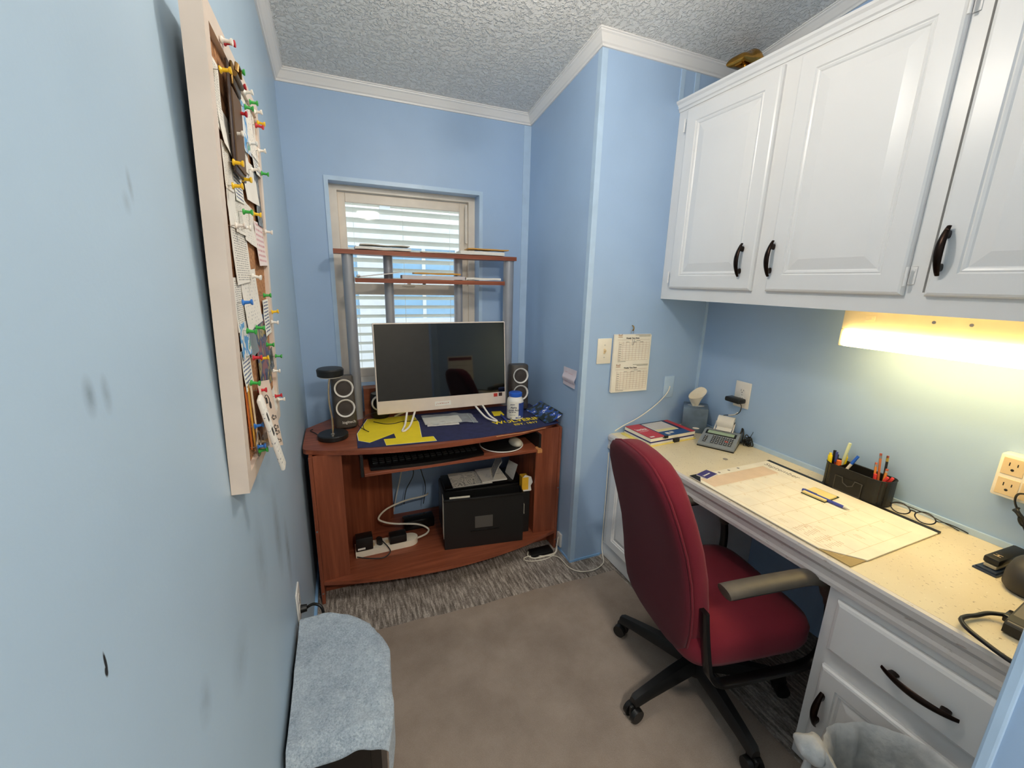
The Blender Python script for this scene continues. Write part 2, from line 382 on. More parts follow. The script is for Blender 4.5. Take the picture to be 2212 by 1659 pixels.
# ------------------------------------------------------------------ window
win = B()
FY0, FY1 = 2.60, 2.66
win.box(WX0, .04, FY0, FY1, WZ0, WZ1).box(.776, WX1, FY0, FY1, WZ0, WZ1).box(.04, .776, FY0, FY1, 2.018, WZ1).box(.04, .776, FY0, FY1, WZ0, .985)
w1 = struct(win.build('window_1', M_vinyl))
def sash(name, z0, z1, y, x0=.04, x1=.776, st=.04, rt=.05, rb=.05):
    s = B(); s.rbox(x0, x0 + st, y, y + .025, z0, z1, .003).rbox(x1 - st - .008, x1, y, y + .025, z0, z1, .003).rbox(x0 + st, x1 - st - .008, y, y + .025, z1 - rt, z1, .003).rbox(x0 + st, x1 - st - .008, y, y + .025, z0, z0 + rb, .003)
    o = s.build(name, M_vinyl, w1); B().box(x0 + st - .004, x1 - st - .004, y + .010, y + .014, z0 + rb - .004, z1 - rt + .004).build('pane', M_glass, o); return o
sash('upper_sash', 1.50, 2.015, 2.632, rb=.03); sash('lower_sash', .985, 1.528, 2.604, rt=.06, st=.055)
B().rbox(.37, .44, 2.588, 2.604, 1.519, 1.531, .003).rbox(.395, .415, 2.582, 2.60, 1.529, 1.539, .003).build('sash_latch', M_vinyl, w1)
B().rbox(.752, .764, 2.585, 2.598, 1.78, 2.0, .002).build('jamb_track', M_vinyl, w1)
bl = thing('window_blind', 'cream horizontal slat blind hanging outside the window panes', 'blind', (.4, 2.74, .99))
sl = None
zs = [1.0 + .0555 * i for i in range(19)]
for z in zs:
    if sl is None:
        sl = B().box(.03, .786, -.025, .025, -.0015, .0015, TR((0, 2.74, z), 0, -.42)).build('slat', M_slat, bl)
    else:
        k = sl.copy(); COL.objects.link(k); k.location = sl.location + V((0, 0, z - zs[0]))
for x in (.12, .40, .69): B().cyl((x, 2.728, .98), (x, 2.728, 2.05), .0012, n=6).build('ladder_cord', M_slat, bl)
B().rbox(.03, .786, 2.715, 2.765, 2.04, 2.08, .004).build('head_rail', M_slat, bl)
for x in (.10, .70): B().box(x, x + .02, 2.6605, 2.7155, 2.03, 2.045).box(x, x + .02, 2.712, 2.7155, 2.03, 2.07).build('bracket', M_slat, bl)
# bright porch beyond the window
M_porch = mat('white_porch_paint', (235, 238, 236), .6); M_pglass = mat('porch_window_glass', (150, 195, 225), .15)
sbox('floor_porch', mat('porch_decking', (190, 186, 178), .7), (-4, 5, 2.75, 9, -.1, -.02))
sbox('wall_porch', M_porch, (-4, 5, 6.4, 6.5, 0, 1.0), (-4, -1.6, 6.4, 6.5, 1.0, 2.0), (-.9, -.6, 6.4, 6.5, 1.0, 2.0), (.3, .75, 6.4, 6.5, 1., 2.), (1.7, 2.1, 6.4, 6.5, 1., 2.), (3.1, 5, 6.4, 6.5, 1, 2.), (-4, 5, 6.4, 6.5, 2.0, 2.35))
for i, (a, b_) in enumerate(((-1.6, -.9), (-.6, .3), (.75, 1.7), (2.1, 3.1))):
    wq = B().box(a, b_, 6.44, 6.46, 1.0, 2.0); o = struct(wq.build('window_%d' % (i + 2), M_pglass))
    B().box((a + b_) / 2 - .025, (a + b_) / 2 + .025, 6.41, 6.48, 1.0, 2.0).box(a, b_, 6.41, 6.48, 1.48, 1.53).build('muntin', M_porch, o)
for i, x in enumerate((-2.2, -.7, .52, 1.9, 3.4)): sbox('trim_%d' % (20 + i), M_porch, (x - .05, x + .05, 4.7, 4.8, -.02, 2.6))
sbox('trim_30', mat('porch_beam', (206, 200, 176), .6), (-4, 5, 4.68, 4.82, 2.28, 2.5))

# ------------------------------------------------------------------ ceiling lamp of the room, unseen fill lamp of the hall
def emat(name, col, st):
    t = NT(name); t.base(lin(col)); t.b.inputs['Emission Color'].default_value = lin(col); t.pr(Emission_Strength=st, Roughness=.4); return t.m
LX, LY = .60, 1.05
t = thing('ceiling_light', 'white globe ceiling light over the middle of the room', 'ceiling light', (LX, LY, ceil_z(LY)))
zt = ceil_z(LY)
B().lathe([(.06, zt + .004), (.065, zt - .016), (.05, zt - .03), (.02, zt - .034), (.02, zt - .262)], 32, TR((LX, LY, 0))).build('base_ring', M_steel, t, 40)
B().lathe([(.018, zt - .258)] + [(.07 * math.sin(a), zt - .325 + .07 * math.cos(a)) for a in [PI * i / 14 for i in range(2, 14)]] + [(.004, zt - .395)], 32, TR((LX, LY, 0))).build('globe', emat('lit_globe_glass', (255, 246, 232), CEIL_LIGHT), t, 60)
t = thing('ceiling_light', 'unseen fill light as a hanging bowl in the hall behind the doorway', 'ceiling light', (.45, -.75, ceil_z(-.75)))
zt = 2.42
B().cyl((.45, -.75, zt), (.45, -.75, ceil_z(-.75) + .01), .012, n=12).build('stem', M_steel, t)
B().lathe([(.05, zt + .02), (.15, zt), (.15, zt - .02), (.14, zt - .03)], 32, TR((.45, -.75, 0))).build('base_ring', M_steel, t, 40)
B().lathe([(.14, zt - .028), (.13, zt - .06), (.09, zt - .10), (.012, zt - .12)], 32, TR((.45, -.75, 0))).build('dome', emat('hall_fill_glass', (255, 248, 236), HALL_FILL), t, 60)

# ------------------------------------------------------------------ rug
rg = B(); e = []
for i in range(41):
    x = -.19 + 1.52 * i / 40; e.append((x, 1.672 - .03 * (x - .1) + .004 * math.sin(9 * x) + .002 * math.sin(31 * x)))
rg.prism([(-.19, -1.2), (1.33, -1.2)] + e[::-1], .0005, .007)
tag(rg.build('rug', m_rug()), 'flat taupe rug covering the carpet in front of the computer desk', 'rug')

# ------------------------------------------------------------------ cabinet doors and pulls
def pull(parent, c, along, out, L=.132, h=.032, w=.0085):
    """arched bronze bar pull: c on the face, along = bar direction, out = face normal"""
    al, out, c = V(along).normalized(), V(out).normalized(), V(c); sd = al.cross(out)
    path = []; sc = []
    for i in range(17):
        a = i / 16; x = (a - .5) * L; path.append(c + al * x + out * (.010 + (h - .010) * math.sin(PI * a) ** .8)); sc.append(.65 + .6 * math.sin(PI * a))
    b = B().sweep(path, [(w * math.cos(2 * PI * i / 10), .0045 * math.sin(2 * PI * i / 10)) for i in range(10)], sd, False, True, sc)
    for sgn in (-1, 1): b.sweep([c + al * sgn * L * .33 + out * .0003, c + al * sgn * L * .36 + out * .022], sup(.0055, .011, 12), sd)
    return b.build('handle', M_bronze, parent, 50)
def hinge(parent, x, y, z, dy):
    b = B().cyl((x - .021, y, z - .028), (x - .021, y, z + .028), .0045, n=10).rbox(x - .003, x + .0, y, y + dy, z - .022, z + .03, .001).cyl((x - .004, y + dy * .6, z + .018), (x - .001, y + dy * .6, z + .018), .004, n=8)
    return b.build('hinge', M_crown, parent, 40)
DOOR = [(0, 0), (0, .010), (.004, .016), (.010, .019), (.062, .019), (.066, .0145), (.070, .0165), (.076, .0145), (.080, .011), (.114, .0175), (.118, .0182)]
def door(parent, x, y0, y1, z0, z1, steps=DOOR, name='door'):
    M = frame((x, y1, z0), (0, -1, 0), (0, 0, 1))
    return B().nest(y1 - y0, z1 - z0, steps, M).build(name, M_white, parent)
UX = 1.592
uc = thing('wall_cabinet', 'long white wall cabinet with three raised panel doors above the counter', 'cabinet', (1.765, .98, 1.49))
B().box(UX + .018, XR - .001, .178, YC - .001, 1.508, 2.385).build('body', M_white, uc)
fr = B()
Z0, Z1 = 1.49, 2.39
for (a, b_) in ((1.70, YC - .001), (1.185, 1.262), (.70, .742), (.178, .25)): fr.box(UX, UX + .018, a, b_, Z0, Z1)
for (a, b_) in ((.25, .70), (.742, 1.185), (1.262, 1.70)): fr.box(UX, UX + .018, a, b_, Z0, 1.555).box(UX, UX + .018, a, b_, 2.34, Z1)
fr.build('face_frame', M_white, uc)
cp = [(0, 0), (.006, 0), (.008, .010), (.014, .014), (.018, .028), (.026, .036), (.028, .044), (0, .044)]
B().loft([[(UX - o, y, 2.366 + h) for o, h in cp] for y in (YC - .001, .178)]).build('crown_moulding', M_white, uc)
B().box(UX - .001, XR - .001, .178, YC - .001, 2.386, 2.401).build('top_board', M_white, uc)
for (a, b_, hy, hg) in ((1.255, 1.722, 1.311, 1.726), (.742, 1.191, 1.175, .738), (.225, .690, .664, .221)):
    d = door(uc, UX - .0005, a, b_, 1.545, 2.357)
    pull(d, (UX - .0195, hy, 1.668), (0, 0, 1), (-1, 0, 0))
    for z in (1.60, 2.29): hinge(d, UX, hg, z, .014 if hg > 1.5 else -.014)

# ------------------------------------------------------------------ under-cabinet light
fl = thing('under_cabinet_light', 'lit strip lamp mounted under the white wall cabinet', 'lamp', (1.75, .66, 1.36))
M_fix = mat('cream_lamp_body', (236, 222, 186), .45)
B().rbox(1.70, 1.80, .345, .955, 1.420, 1.507, .004).rbox(1.702, 1.80, .944, .957, 1.358, 1.421, .004).rbox(1.702, 1.80, .343, .356, 1.358, 1.421, .004).build('housing', M_fix, fl, 40)
df = B().rbox(1.682, 1.795, .357, .943, 1.36, 1.4195, .012, None, 4); df.build('diffuser', emat('lit_diffuser', (255, 222, 150), TUBE_LIGHT), fl, 60)
B().rbox(1.6975, 1.7005, .855, .885, 1.455, 1.472, .001).rbox(1.694, 1.698, .862, .872, 1.458, 1.469, .001).build('rocker_switch', M_fix, fl)
for y in (.70, .615): B().cyl((1.6985, y, 1.466), (1.7005, y, 1.466), .005, n=12).build('screw', M_steel, fl)

# ------------------------------------------------------------------ counter and base cabinets
CZ = .76
ct = thing('countertop', 'speckled cream laminate counter running along the right wall', 'countertop', (1.64, .98, .68))
B().box(1.346, XR - .001, .178, YC - .001, .722, CZ).build('top', m_laminate(), ct)
ep = [(0, 0), (.0, .012), (.004, .022), (.004, .040), (-.002, .052), (-.002, .070), (.003, .078), (.014, .0805), (.026, .0805), (.026, 0)]
B().loft([[(1.331 + o, y, .679 + h) for o, h in ep] for y in (YC - .001, .178)]).build('edge_moulding', m_white('worn_white_edge', (214, 208, 204), .4, .5), ct)
B().cyl((1.662, 1.313, CZ), (1.662, 1.313, CZ + .0012), .011, n=16).build('hole_cover', M_inkgrey, ct)
bcx = 1.352
def base_cab(y0, y1, label, drawer, dy0, dy1, hy):
    t = thing('base_cabinet', label, 'cabinet', ((bcx + XR) / 2, (y0 + y1) / 2, 0))
    b = B().box(bcx + .018, XR - .002, y0, y1, .0, .679); b.build('body', M_white, t)
    f = B().box(bcx, bcx + .018, y1 - .035, y1, .09, .6785).box(bcx, bcx + .018, y0, y0 + .035, .09, .6785).box(bcx, bcx + .018, y0 + .035, y1 - .035, .64, .6785).box(bcx, bcx + .018, y0 + .035, y1 - .035, .40, .475).box(bcx, bcx + .018, y0 + .035, y1 - .035, .09, .13).box(bcx - .002, bcx + .018, y0, y1, .008, .09)
    f.build('face_frame', M_white, t)
    if drawer:
        d = door(t, bcx - .0005, dy0, dy1, .467, .645, [(0, 0), (0, .009), (.004, .015), (.012, .019), (.02, .019)], 'drawer')
        pull(d, (bcx - .0195, .386, .548), (0, 1, 0), (-1, 0, 0), .16)
    d = door(t, bcx - .0005, dy0, dy1, .10, .408 if drawer else .60, [(0, 0), (0, .010), (.004, .016), (.010, .019), (.052, .019), (.056, .0145), (.062, .0165), (.068, .011), (.088, .0175), (.092, .0182)])
    pull(d, (bcx - .0195, hy, .262 if drawer else .5), (0, 0, 1), (-1, 0, 0))
    return t
base_cab(.182, .638, 'white base cabinet with a drawer and a door behind the bagged trash can', True, .19, .607, .580)
base_cab(1.30, 1.785, 'white base cabinet beside the closet wall, half hidden by the red chair', False, 1.33, 1.745, 1.36)
# ------------------------------------------------------------------ computer desk
DZ = .795
dk = thing('computer_desk', 'reddish brown computer desk with curved front and silver post hutch', 'desk', (.467, 2.2, 0))
front = []
for i in range(25):
    a = i / 24; x = -.178 + 1.29 * a; front.append((x, 1.985 - .13 * (1 - (2 * a - 1) ** 2) ** .85))
poly = [(-.193, 2.03), (-.19, 2.0)] + front + [(1.124, 1.99), (1.128, 2.02), (1.128, 2.26), (.93, 2.505), (.0, 2.505), (-.193, 2.29)]
bm_ = B().prism(poly, DZ - .022, DZ); bm_.build('desktop', M_woodx, dk)
B().rbox(-.168, -.152, 1.938, 2.29, .0, DZ - .0225, .002).build('side_panel', M_woodz, dk); B().rbox(1.108, 1.124, 1.938, 2.27, 0, DZ - .0225, .002).build('side_panel', M_woodz, dk)
def upright(name, p, q, z0, z1, th=.015):
    p, q = V((*p, 0)), V((*q, 0)); d = (q - p).normalized(); n = V((-d.y, d.x, 0)) * th
    return B().prism([(p.x, p.y), (q.x, q.y), (q.x + n.x, q.y + n.y), (p.x + n.x, p.y + n.y)], z0, z1).build(name, M_woodz, dk)
upright('front_panel', (-.151, 1.942), (-.030, 1.952), .126, DZ - .0225); upright('front_panel', (.972, 1.952), (1.107, 1.942), .126, DZ - .0225)
upright('inner_panel', (-.14, 2.05), (.235, 2.42), .126, DZ - .0225, .014); upright('inner_panel', (.976, 1.968), (.968, 2.33), .126, DZ - .0225, -.014)
sf = []
for i in range(25):
    a = i / 24; x = -.1515 + 1.259 * a; sf.append((x, 1.937 - .098 * (1 - (2 * a - 1) ** 2)))
B().prism(sf + [(1.107, 2.25), (.9, 2.44), (.03, 2.44), (-.1515, 2.27)], .105, .125).build('bottom_shelf', M_woodx, dk)
B().box(-.151, 1.107, 2.03, 2.044, .0, .104).build('kick_board', M_woodx, dk)
B().rbox(.062, .945, 1.856, 2.12, .680, .695, .002).build('keyboard_tray', M_woodx, dk)
for x in (.048, .948): B().box(x, x + .012, 1.87, 2.2, .676, .7725).box(x, x + .012, 1.90, 2.2, .66, .676).build('tray_rail', M_blk, dk)
def post(x, y, r, z1): B().cyl((x, y, DZ), (x, y, z1), r, n=28).build('post', M_silver, dk, 40)
for x, y, r in ((.066, 2.385, .028), (.958, 2.385, .031), (.275, 2.468, .025), (.672, 2.468, .025)): post(x, y, r, 1.678)
B().prism([(.0, 2.345), (.992, 2.345), (.992, 2.42), (.74, 2.503), (.2, 2.503), (.0, 2.42)], 1.678, 1.70).build('top_shelf', M_woodx, dk)
B().prism([(.096, 2.36), (.926, 2.36), (.926, 2.40), (.70, 2.503), (.25, 2.503), (.096, 2.40)], 1.538, 1.56).build('middle_shelf', M_woodx, dk)
B().box(.105, .92, 2.42, 2.44, DZ + .0005, .952).box(.105, .92, 2.44, 2.50, .936, .952).build('riser', M_woodx, dk)
B().prism([(.93, 1.846), (.956, 1.846), (.956, 1.89), (.944, 1.895), (.93, 1.88)], .6785, .697).build('taped_corner', mat('tan_tape', (205, 140, 84), .5), dk)
B().prism([(.70, 1.8575), (.86, 1.868), (1.0, 1.897), (1.0, 1.901), (.86, 1.874), (.70, 1.866)], DZ + .0002, DZ + .0008).build('worn_edge', mat('bare_chipboard', (222, 160, 112), .8, var=(60, .2)), dk)
for x, y, z in ((-.160, 1.9375, .40), (-.160, 1.9375, .06), (1.116, 1.9375, .40), (1.116, 1.9375, .06)): B().cyl((x, y + .001, z), (x, y - .001, z), .0045, n=10).build('screw', M_steel, dk)

# desk mat with block letter
MZ = DZ + .003
mt = thing('desk_mat', 'navy desk mat with big yellow block letter under the monitor', 'desk mat', (.57, 2.1, DZ))
M_navy = mat('navy_mat_cloth', (40, 44, 84), .75, var=(30, .25)); M_maize = mat('maize_print', (250, 222, 40), .7); M_navyedge = mat('mat_edge', (96, 108, 160), .8)
B().prism([(.042, 1.928), (.24, 1.895), (.62, 1.872), (.88, 1.892), (1.108, 1.945), (1.106, 2.345), (.10, 2.345), (.045, 2.12)], DZ + .0003, MZ - .0005).build('cloth', M_navy, mt)
P = lambda pts, nm, m, z: B().prism(pts, z, z + .0003).build(nm, m, mt)
M_outl = mat('white_print', (244, 240, 220), .7)
def grow(pts, k):
    c = V((sum(p[0] for p in pts) / len(pts), sum(p[1] for p in pts) / len(pts))); return [tuple(c + (V(p) - c) * k) for p in pts]
# the block M lies on its side: one foot slab and stem in front, the diagonal and the other stem behind
foot = [(.168, 1.916), (.405, 1.8985), (.402, 1.962), (.345, 1.966), (.372, 2.20), (.365, 2.342), (.11, 2.342), (.047, 2.12), (.049, 2.02), (.098, 1.975), (.222, 2.066), (.223, 1.996), (.165, 2.000)]
P(foot, 'letter_outline', M_outl, MZ - .0005); P(grow(foot, .985), 'block_letter', M_maize, MZ - .0002)
P([(.80, 2.17), (.865, 2.17), (.872, 2.25), (.815, 2.26)], 'block_letter', M_maize, MZ - .0005)
MT = lambda x, y, rz=0.: TR((x, y, MZ), rz)
text('lettering', 'WOLVERINES', .062, MT(.93, 2.055, .03), M_maize, mt, sx=.95, bold=.0012); text('lettering', 'EST. 1817', .036, MT(.925, 1.995, .03), M_maize, mt, bold=.0006)

# ------------------------------------------------------------------ monitor
mo = thing('computer_monitor', 'white all in one computer with a dark screen and wire feet on the desk mat', 'monitor', M=TR((.518, 2.155, MZ)))
tilt = math.radians(-5); MM = TR((.518, 2.20, .862), 0, tilt)
M_screen = mat('black_screen_glass', (9, 10, 12), .035, spec=.9, var=(3, .02)); M_mwhite = mat('white_monitor_shell', (238, 222, 208), .35)
B().rbox(-.362, .362, -.012, .014, 0, .478, .006, MM).build('case', M_mwhite, mo, 40)
B().rbox(-.25, .25, .014, .045, .08, .36, .02, MM).build('rear_housing', M_mwhite, mo, 40)
B().box(-.355, .355, -.0132, -.0118, .072, .472, MM).build('screen', M_screen, mo)
B().box(-.058, .032, -.0130, -.012, .022, .046, MM).build('label', M_paper, mo)
ink('handwriting', frame(MM @ V((-.052, -.013, .026)), (1, 0, 0), (0, math.sin(tilt) * 0, 1)), [(0, .004, .006, .006), (.004, .010, .009, .012), (.012, .006, .017, .009), (.021, .006, .026, .011), (.032, .005, .034, .013), (.036, .007, .042, .011), (.047, .007, .052, .010), (.056, .007, .061, .010), (.066, .008, .071, .012)], mat('red_pen_ink', (196, 120, 90), .8), mo, .0002)
B().box(.286, .309, -.0130, -.012, .046, .066, MM).build('sticker', mat('red_sticker', (190, 44, 36), .5), mo); B().box(.317, .338, -.0130, -.012, .048, .068, MM).build('sticker', mat('black_sticker', (50, 30, 26), .5), mo)
def wire_foot(cx, sg):
    pth = bez([(cx + .045 * sg, 2.205, .868), (cx + .005 * sg, 2.125, .815), (cx - .028 * sg, 2.075, MZ + .007), (cx - .040 * sg, 2.068, MZ + .0062), (cx - .044 * sg, 2.078, MZ + .007), (cx - .022 * sg, 2.13, .820), (cx + .0 * sg, 2.20, .868)], 6)
    B().tube(pth, .0055, 8).build('stand_foot', M_whitep, mo, 60)
    B().tube(bez([(cx + .03 * sg, 2.215, .872), (cx - .02 * sg, 2.29, .83), (cx - .05 * sg, 2.33, MZ + .0062)], 6), .005, 8).build('stand_leg', M_whitep, mo, 60)
wire_foot(.31, 1); wire_foot(.735, -1)
B().tube(bez([(.20, 2.22, .875), (.10, 2.24, .85), (.082, 2.17, .81), (.105, 2.125, MZ + .003), (.062, 2.20, MZ + .01), (.06, 2.26, MZ + .02)], 8), .0018, 6).build('power_cable', M_blk, mo, 60)
B().tube(bez([(.14, 2.28, MZ + .002), (.19, 2.225, MZ + .002), (.24, 2.215, MZ + .002), (.29, 2.235, MZ + .002), (.34, 2.225, MZ + .002), (.40, 2.25, MZ + .002)], 6), .0022, 6).build('desk_cable', M_blk, mo, 60)

# ------------------------------------------------------------------ speakers
M_spk = mat('charcoal_speaker', (74, 67, 61), .5, var=(50, .15)); M_cone = mat('speaker_cone', (66, 58, 54), .75)
def speaker(x, y, rz, label, name=True, tl=-.2):
    t = thing('desktop_speaker', label, 'speaker', (x, y, MZ if x > .5 else DZ), rz)
    z0 = MZ if x > .5 else DZ
    F = TR((x, y, z0 + .012), rz, tl)
    prof = sup(.055, .05, 28, 5)
    B().loft([[(px, py + .05, z) for px, py in [(a * k, b * k) for a, b in prof]] for z, k in ((0, .94), (.006, 1.), (.26, .98), (.268, .92))], M=F).build('cabinet', M_spk, t, 40)
    B().cyl((x, y + .06, z0), (x, y + .06, z0 + .014), .05, n=24).build('foot', M_blk, t, 40)
    for zc in (.205, .102):
        C = F @ TR((0, -.0005, zc), 0, PI / 2)
        ring = []
        B().sweep(arc((0, 0, 0), .042, 0, 2 * PI, 32, (1, 0, 0), (0, 1, 0))[:-1], [(.0078 * math.cos(q), .003 * math.sin(q)) for q in [2 * PI * k / 8 for k in range(8)]], None, True, False, None, C).build('ring', M_whitep, t, 60)
        B().lathe([(.037, .001), (.034, .003), (.030, .0005), (.026, -.002 + .003), (.014, .0035), (.002, .0045)], 28, C).build('cone', M_cone, t, 60)
    if name: text('brand_lettering', 'logitech', .021, F @ frame((.012, -.0012, .028), (1, 0, 0), (0, 0, 1)), M_whitep, t)
    return t
speaker(.005, 2.205, .12, 'charcoal speaker with two white rings standing behind the desk lamp', True, -.13)
speaker(.985, 2.215, -.12, 'charcoal speaker with two white rings standing behind the pill bottle', False, -.06)
t = thing('round_speaker', 'small round speaker with a pale ring peeking out behind the monitor', 'speaker', (.185, 2.365, MZ))
B().lathe([(.045, 0), (.05, .006), (.05, .13), (.045, .14), (.01, .142)], 24, TR((.185, 2.365, MZ))).build('body', M_blk, t, 40)
B().sweep(arc((.18, 2.305, .895), .040, 0, 2 * PI, 28)[:-1], [(.006 * math.cos(q), .004 * math.sin(q)) for q in [2 * PI * k / 8 for k in range(8)]], None, True).build('ring', M_whitep, t, 60)
# ------------------------------------------------------------------ lamp
lp = thing('desk_lamp', 'black round desk lamp with a thin steel stem on the desk', 'lamp', (-.062, 2.105, DZ))
B().lathe([(.066, 0), (.070, .004), (.070, .022), (.066, .026), (.01, .0265)], 36, TR((-.062, 2.105, DZ))).build('base', M_blk, lp, 40)
B().tube(bez([(-.062, 2.08, DZ + .024), (-.060, 2.082, .90), (-.067, 2.085, .99), (-.062, 2.092, 1.07), (-.052, 2.10, 1.11)], 6), .0042, 8).build('stem', mat('champagne_steel', (214, 190, 160), .25, .9), lp, 60)
B().cyl((-.062, 2.078, DZ + .025), (-.062, 2.078, DZ + .032), .009, n=12).cyl((-.062, 2.052, DZ + .025), (-.062, 2.052, DZ + .031), .005, n=10).build('button', M_steel, lp, 40)
B().lathe([(.052, 1.107), (.058, 1.110), (.060, 1.138), (.055, 1.144), (.01, 1.146)], 36, TR((-.052, 2.10, 0))).build('head', M_blk, lp, 40)
B().lathe([(.050, 1.1035), (.052, 1.1068), (.01, 1.107)], 36, TR((-.052, 2.10, 0))).build('diffuser', M_whitep, lp, 40)
B().tube(bez([(-.12, 2.13, DZ + .006), (-.145, 2.19, DZ + .004), (-.17, 2.23, DZ + .006), (-.16, 2.26, DZ + .003)], 6), .0022, 6).build('cord', M_blk, lp, 60)
# ------------------------------------------------------------------ pill bottle, pen, bag, card on the desk
bt = thing('pill_bottle', 'white supplement bottle with a blue cap in front of the right speaker', 'bottle', (.905, 2.108, MZ))
BM = TR((.905, 2.108, MZ), -.32)
B().lathe([(.042, 0), (.047, .003), (.047, .10), (.044, .116), (.036, .124), (.034, .132), (.01, .132)], 36, BM).build('body', mat('white_bottle', (240, 236, 228), .35), bt, 50)
B().lathe([(.036, .130), (.038, .132), (.038, .150), (.034, .153), (.01, .1535)], 36, BM).build('cap', mat('blue_cap', (40, 96, 200), .35), bt, 40)
def wrap(name, a0, a1, z0f, z1, m, r=.0473, n=14):
    ro = []
    for i in range(n + 1):
        a = a0 + (a1 - a0) * i / n; ro.append([(q * math.cos(a), q * math.sin(a), z) for q, z in ((r, z0f(i / n)), (r + .0003, z0f(i / n)), (r + .0003, z1), (r, z1))])
    return B().loft(ro, M=BM).build(name, m, bt, 60)
wrap('blue_swoosh', -PI / 2 + .35, -PI / 2 + 1.5, lambda k: .010, .098, mat('blue_label', (50, 74, 150), .5), .0476)
wrap('label', -PI / 2 - 1.5, -PI / 2 + .75, lambda k: .008, .104, mat('white_label', (244, 238, 226), .5), .0473)
wrap('swoosh', -PI / 2 + .0, -PI / 2 + .76, lambda k: .010, .016 + 0, MATS['blue_label'], .0477)
bf = lambda z: BM @ frame((-.012, -.0485, z), (1, 0, 0), (0, 0, 1))
text('lettering', 'Alpha\nLipoic Acid', .0155, bf(.066), mat('navy_ink', (30, 34, 70), .6), bt, bold=.0002)
ink('small_print', bf(.045), [(-.026, 0, -.012, .003), (-.009, 0, .0, .003), (.003, 0, .012, .003), (-.02, -.016, .01, -.0145), (-.02, .044, .006, .047), (-.024, -.034, -.01, -.031)], MATS['navy_ink'], bt, 0)
for x, z in ((.012, .018), (.023, .019)): B().cyl(BM @ V((x, -.0478 + x * .22, z)), BM @ V((x, -.0490 + x * .22, z)), .0062, n=14).build('seal', M_whitep, bt)
def pen(name, a, b_, r, m, label, cat='pen', tip=None, cap=None, grp=None, clip=True):
    a, b_ = V(a), V(b_); d = (b_ - a); L = d.length; d.normalize()
    t = thing(name, label, cat, a, group=grp)
    B().cyl(a + d * L * .12, b_, r, n=10).build('barrel', m, t, 50)
    B().cyl(a + d * L * .12, a, r * .95, r * .2, n=10).build('tip', tip or M_steel, t, 50)
    if cap: B().cyl(a + d * L * .62, b_ + d * .001, r * 1.12, n=10).build('cap', cap, t, 50)
    if clip:
        o = d.cross(V((0, 0, 1))); o = (V((0, 0, 1)) - d * d.z).normalized() if abs(d.z) < .8 else V((-1, 0, 0))
        B().cyl(a + d * L * .68 + o * r * 1.25, a + d * L * .96 + o * r * 1.25, .0014, n=6).build('clip', M_steel, t)
    return t
pen('ballpoint_pen', (.827, 2.015, MZ + .006), (.838, 2.155, MZ + .007), .0058, mat('blue_pen', (44, 62, 140), .35), 'dark blue ballpoint pen leaning toward the pill bottle on the desk mat', tip=M_steel)
bg = thing('plastic_bag', 'clear zip bag with folded papers lying in front of the monitor', 'bag', (.53, 2.16, MZ))
M_bag = m_glass('clear_bag_film', (225, 230, 232), alpha=.28); M_bag.node_tree.nodes['Principled BSDF'].inputs['Roughness'].default_value = .2
def crum(u, v, k=.004, s=9, o=0.): return k * (noise.noise(V((u * s + o, v * s, o))) + .5 * noise.noise(V((u * s * 2.3, v * s * 2.3, o + 4))))
B().sheet(.29, .165, 26, 16, lambda u, v: .015 + crum(u, v, .007, 7) - .012 * max(0, u - .7) * 3, .0004, frame((.385, 2.098, MZ + .0005), (1, -.06, 0), (.06, 1, 0))).build('film', M_bag, bg, 60)
B().sheet(.20, .10, 8, 5, lambda u, v: .001 + crum(u, v, .0016, 6) + .0016, .007, frame((.395, 2.135, MZ), (1, -.04, 0), (.04, 1, 0))).build('folded_paper', M_paper2, bg, 40)
B().sheet(.17, .05, 8, 5, lambda u, v: .001 + crum(u, v, .0016, 6, 3) + .0016, .004, frame((.40, 2.105, MZ), (1, -.1, 0), (.1, 1, 0))).build('folded_paper', M_paper, bg, 40)
B().box(0, .004, 0, .165, .003, .006, frame((.648, 2.082, MZ), (1, -.06, 0), (.06, 1, 0))).build('zip_strip', mat('zip_strip', (110, 128, 138), .4), bg)
pc = thing('glossy_flyer', 'glossy flyer with a lake photo leaning on the blue nook wall', 'flyer', (1.09, 2.06, DZ))
t_ = NT('lake_photo'); g = t_.noise(t_.coord((1, 1, 1)), 26, 4); t_.base(t_.ramp(g, [(.36, (38, 44, 34)), (.47, (60, 84, 120)), (.55, (44, 84, 190)), (.64, (225, 230, 240))])); t_.pr(Roughness=.25)
for q in t_.t.nodes:
    if q.type == 'VALTORGB': q.color_ramp.interpolation = 'CONSTANT'
B().sheet(.105, .29, 6, 8, lambda u, v: .004 + .045 * u * u + .002 * math.sin(5 * v), .0006, frame((1.026, 1.952, DZ + .001), (1, .0, 0), (.0, 1, 0))).build('photo_sheet', t_.m, pc, 60)
# keyboard and mouse on the tray
TZ = .695
kb = thing('keyboard', 'black curved keyboard on the pull out desk tray', 'keyboard', (.36, 1.95, TZ))
kp = [(.09, 1.885)] + [(.09 + .55 * i / 12, 1.878 - .022 * math.sin(PI * i / 12)) for i in range(13)] + [(.645, 2.02), (.09, 2.03)]
B().prism(kp, TZ + .0005, TZ + .016).build('case', M_blk_sh, kb)
kk = None
for r in range(5):
    for c_ in range(17):
        M_ = TR((.115 + c_ * .0305, 1.925 + r * .0205, TZ + .016))
        if kk is None: kk = B().rbox(-.0125, .0125, -.0085, .0085, 0, .006, .002, M_, 1).build('key', M_blk, kb); k0 = M_.to_translation()
        else: q = kk.copy(); COL.objects.link(q); q.location = kk.location + (M_.to_translation() - k0)
mp = thing('mouse_pad', 'round black mouse pad with a silver rim on the desk tray', 'mouse pad', (.785, 1.95, TZ))
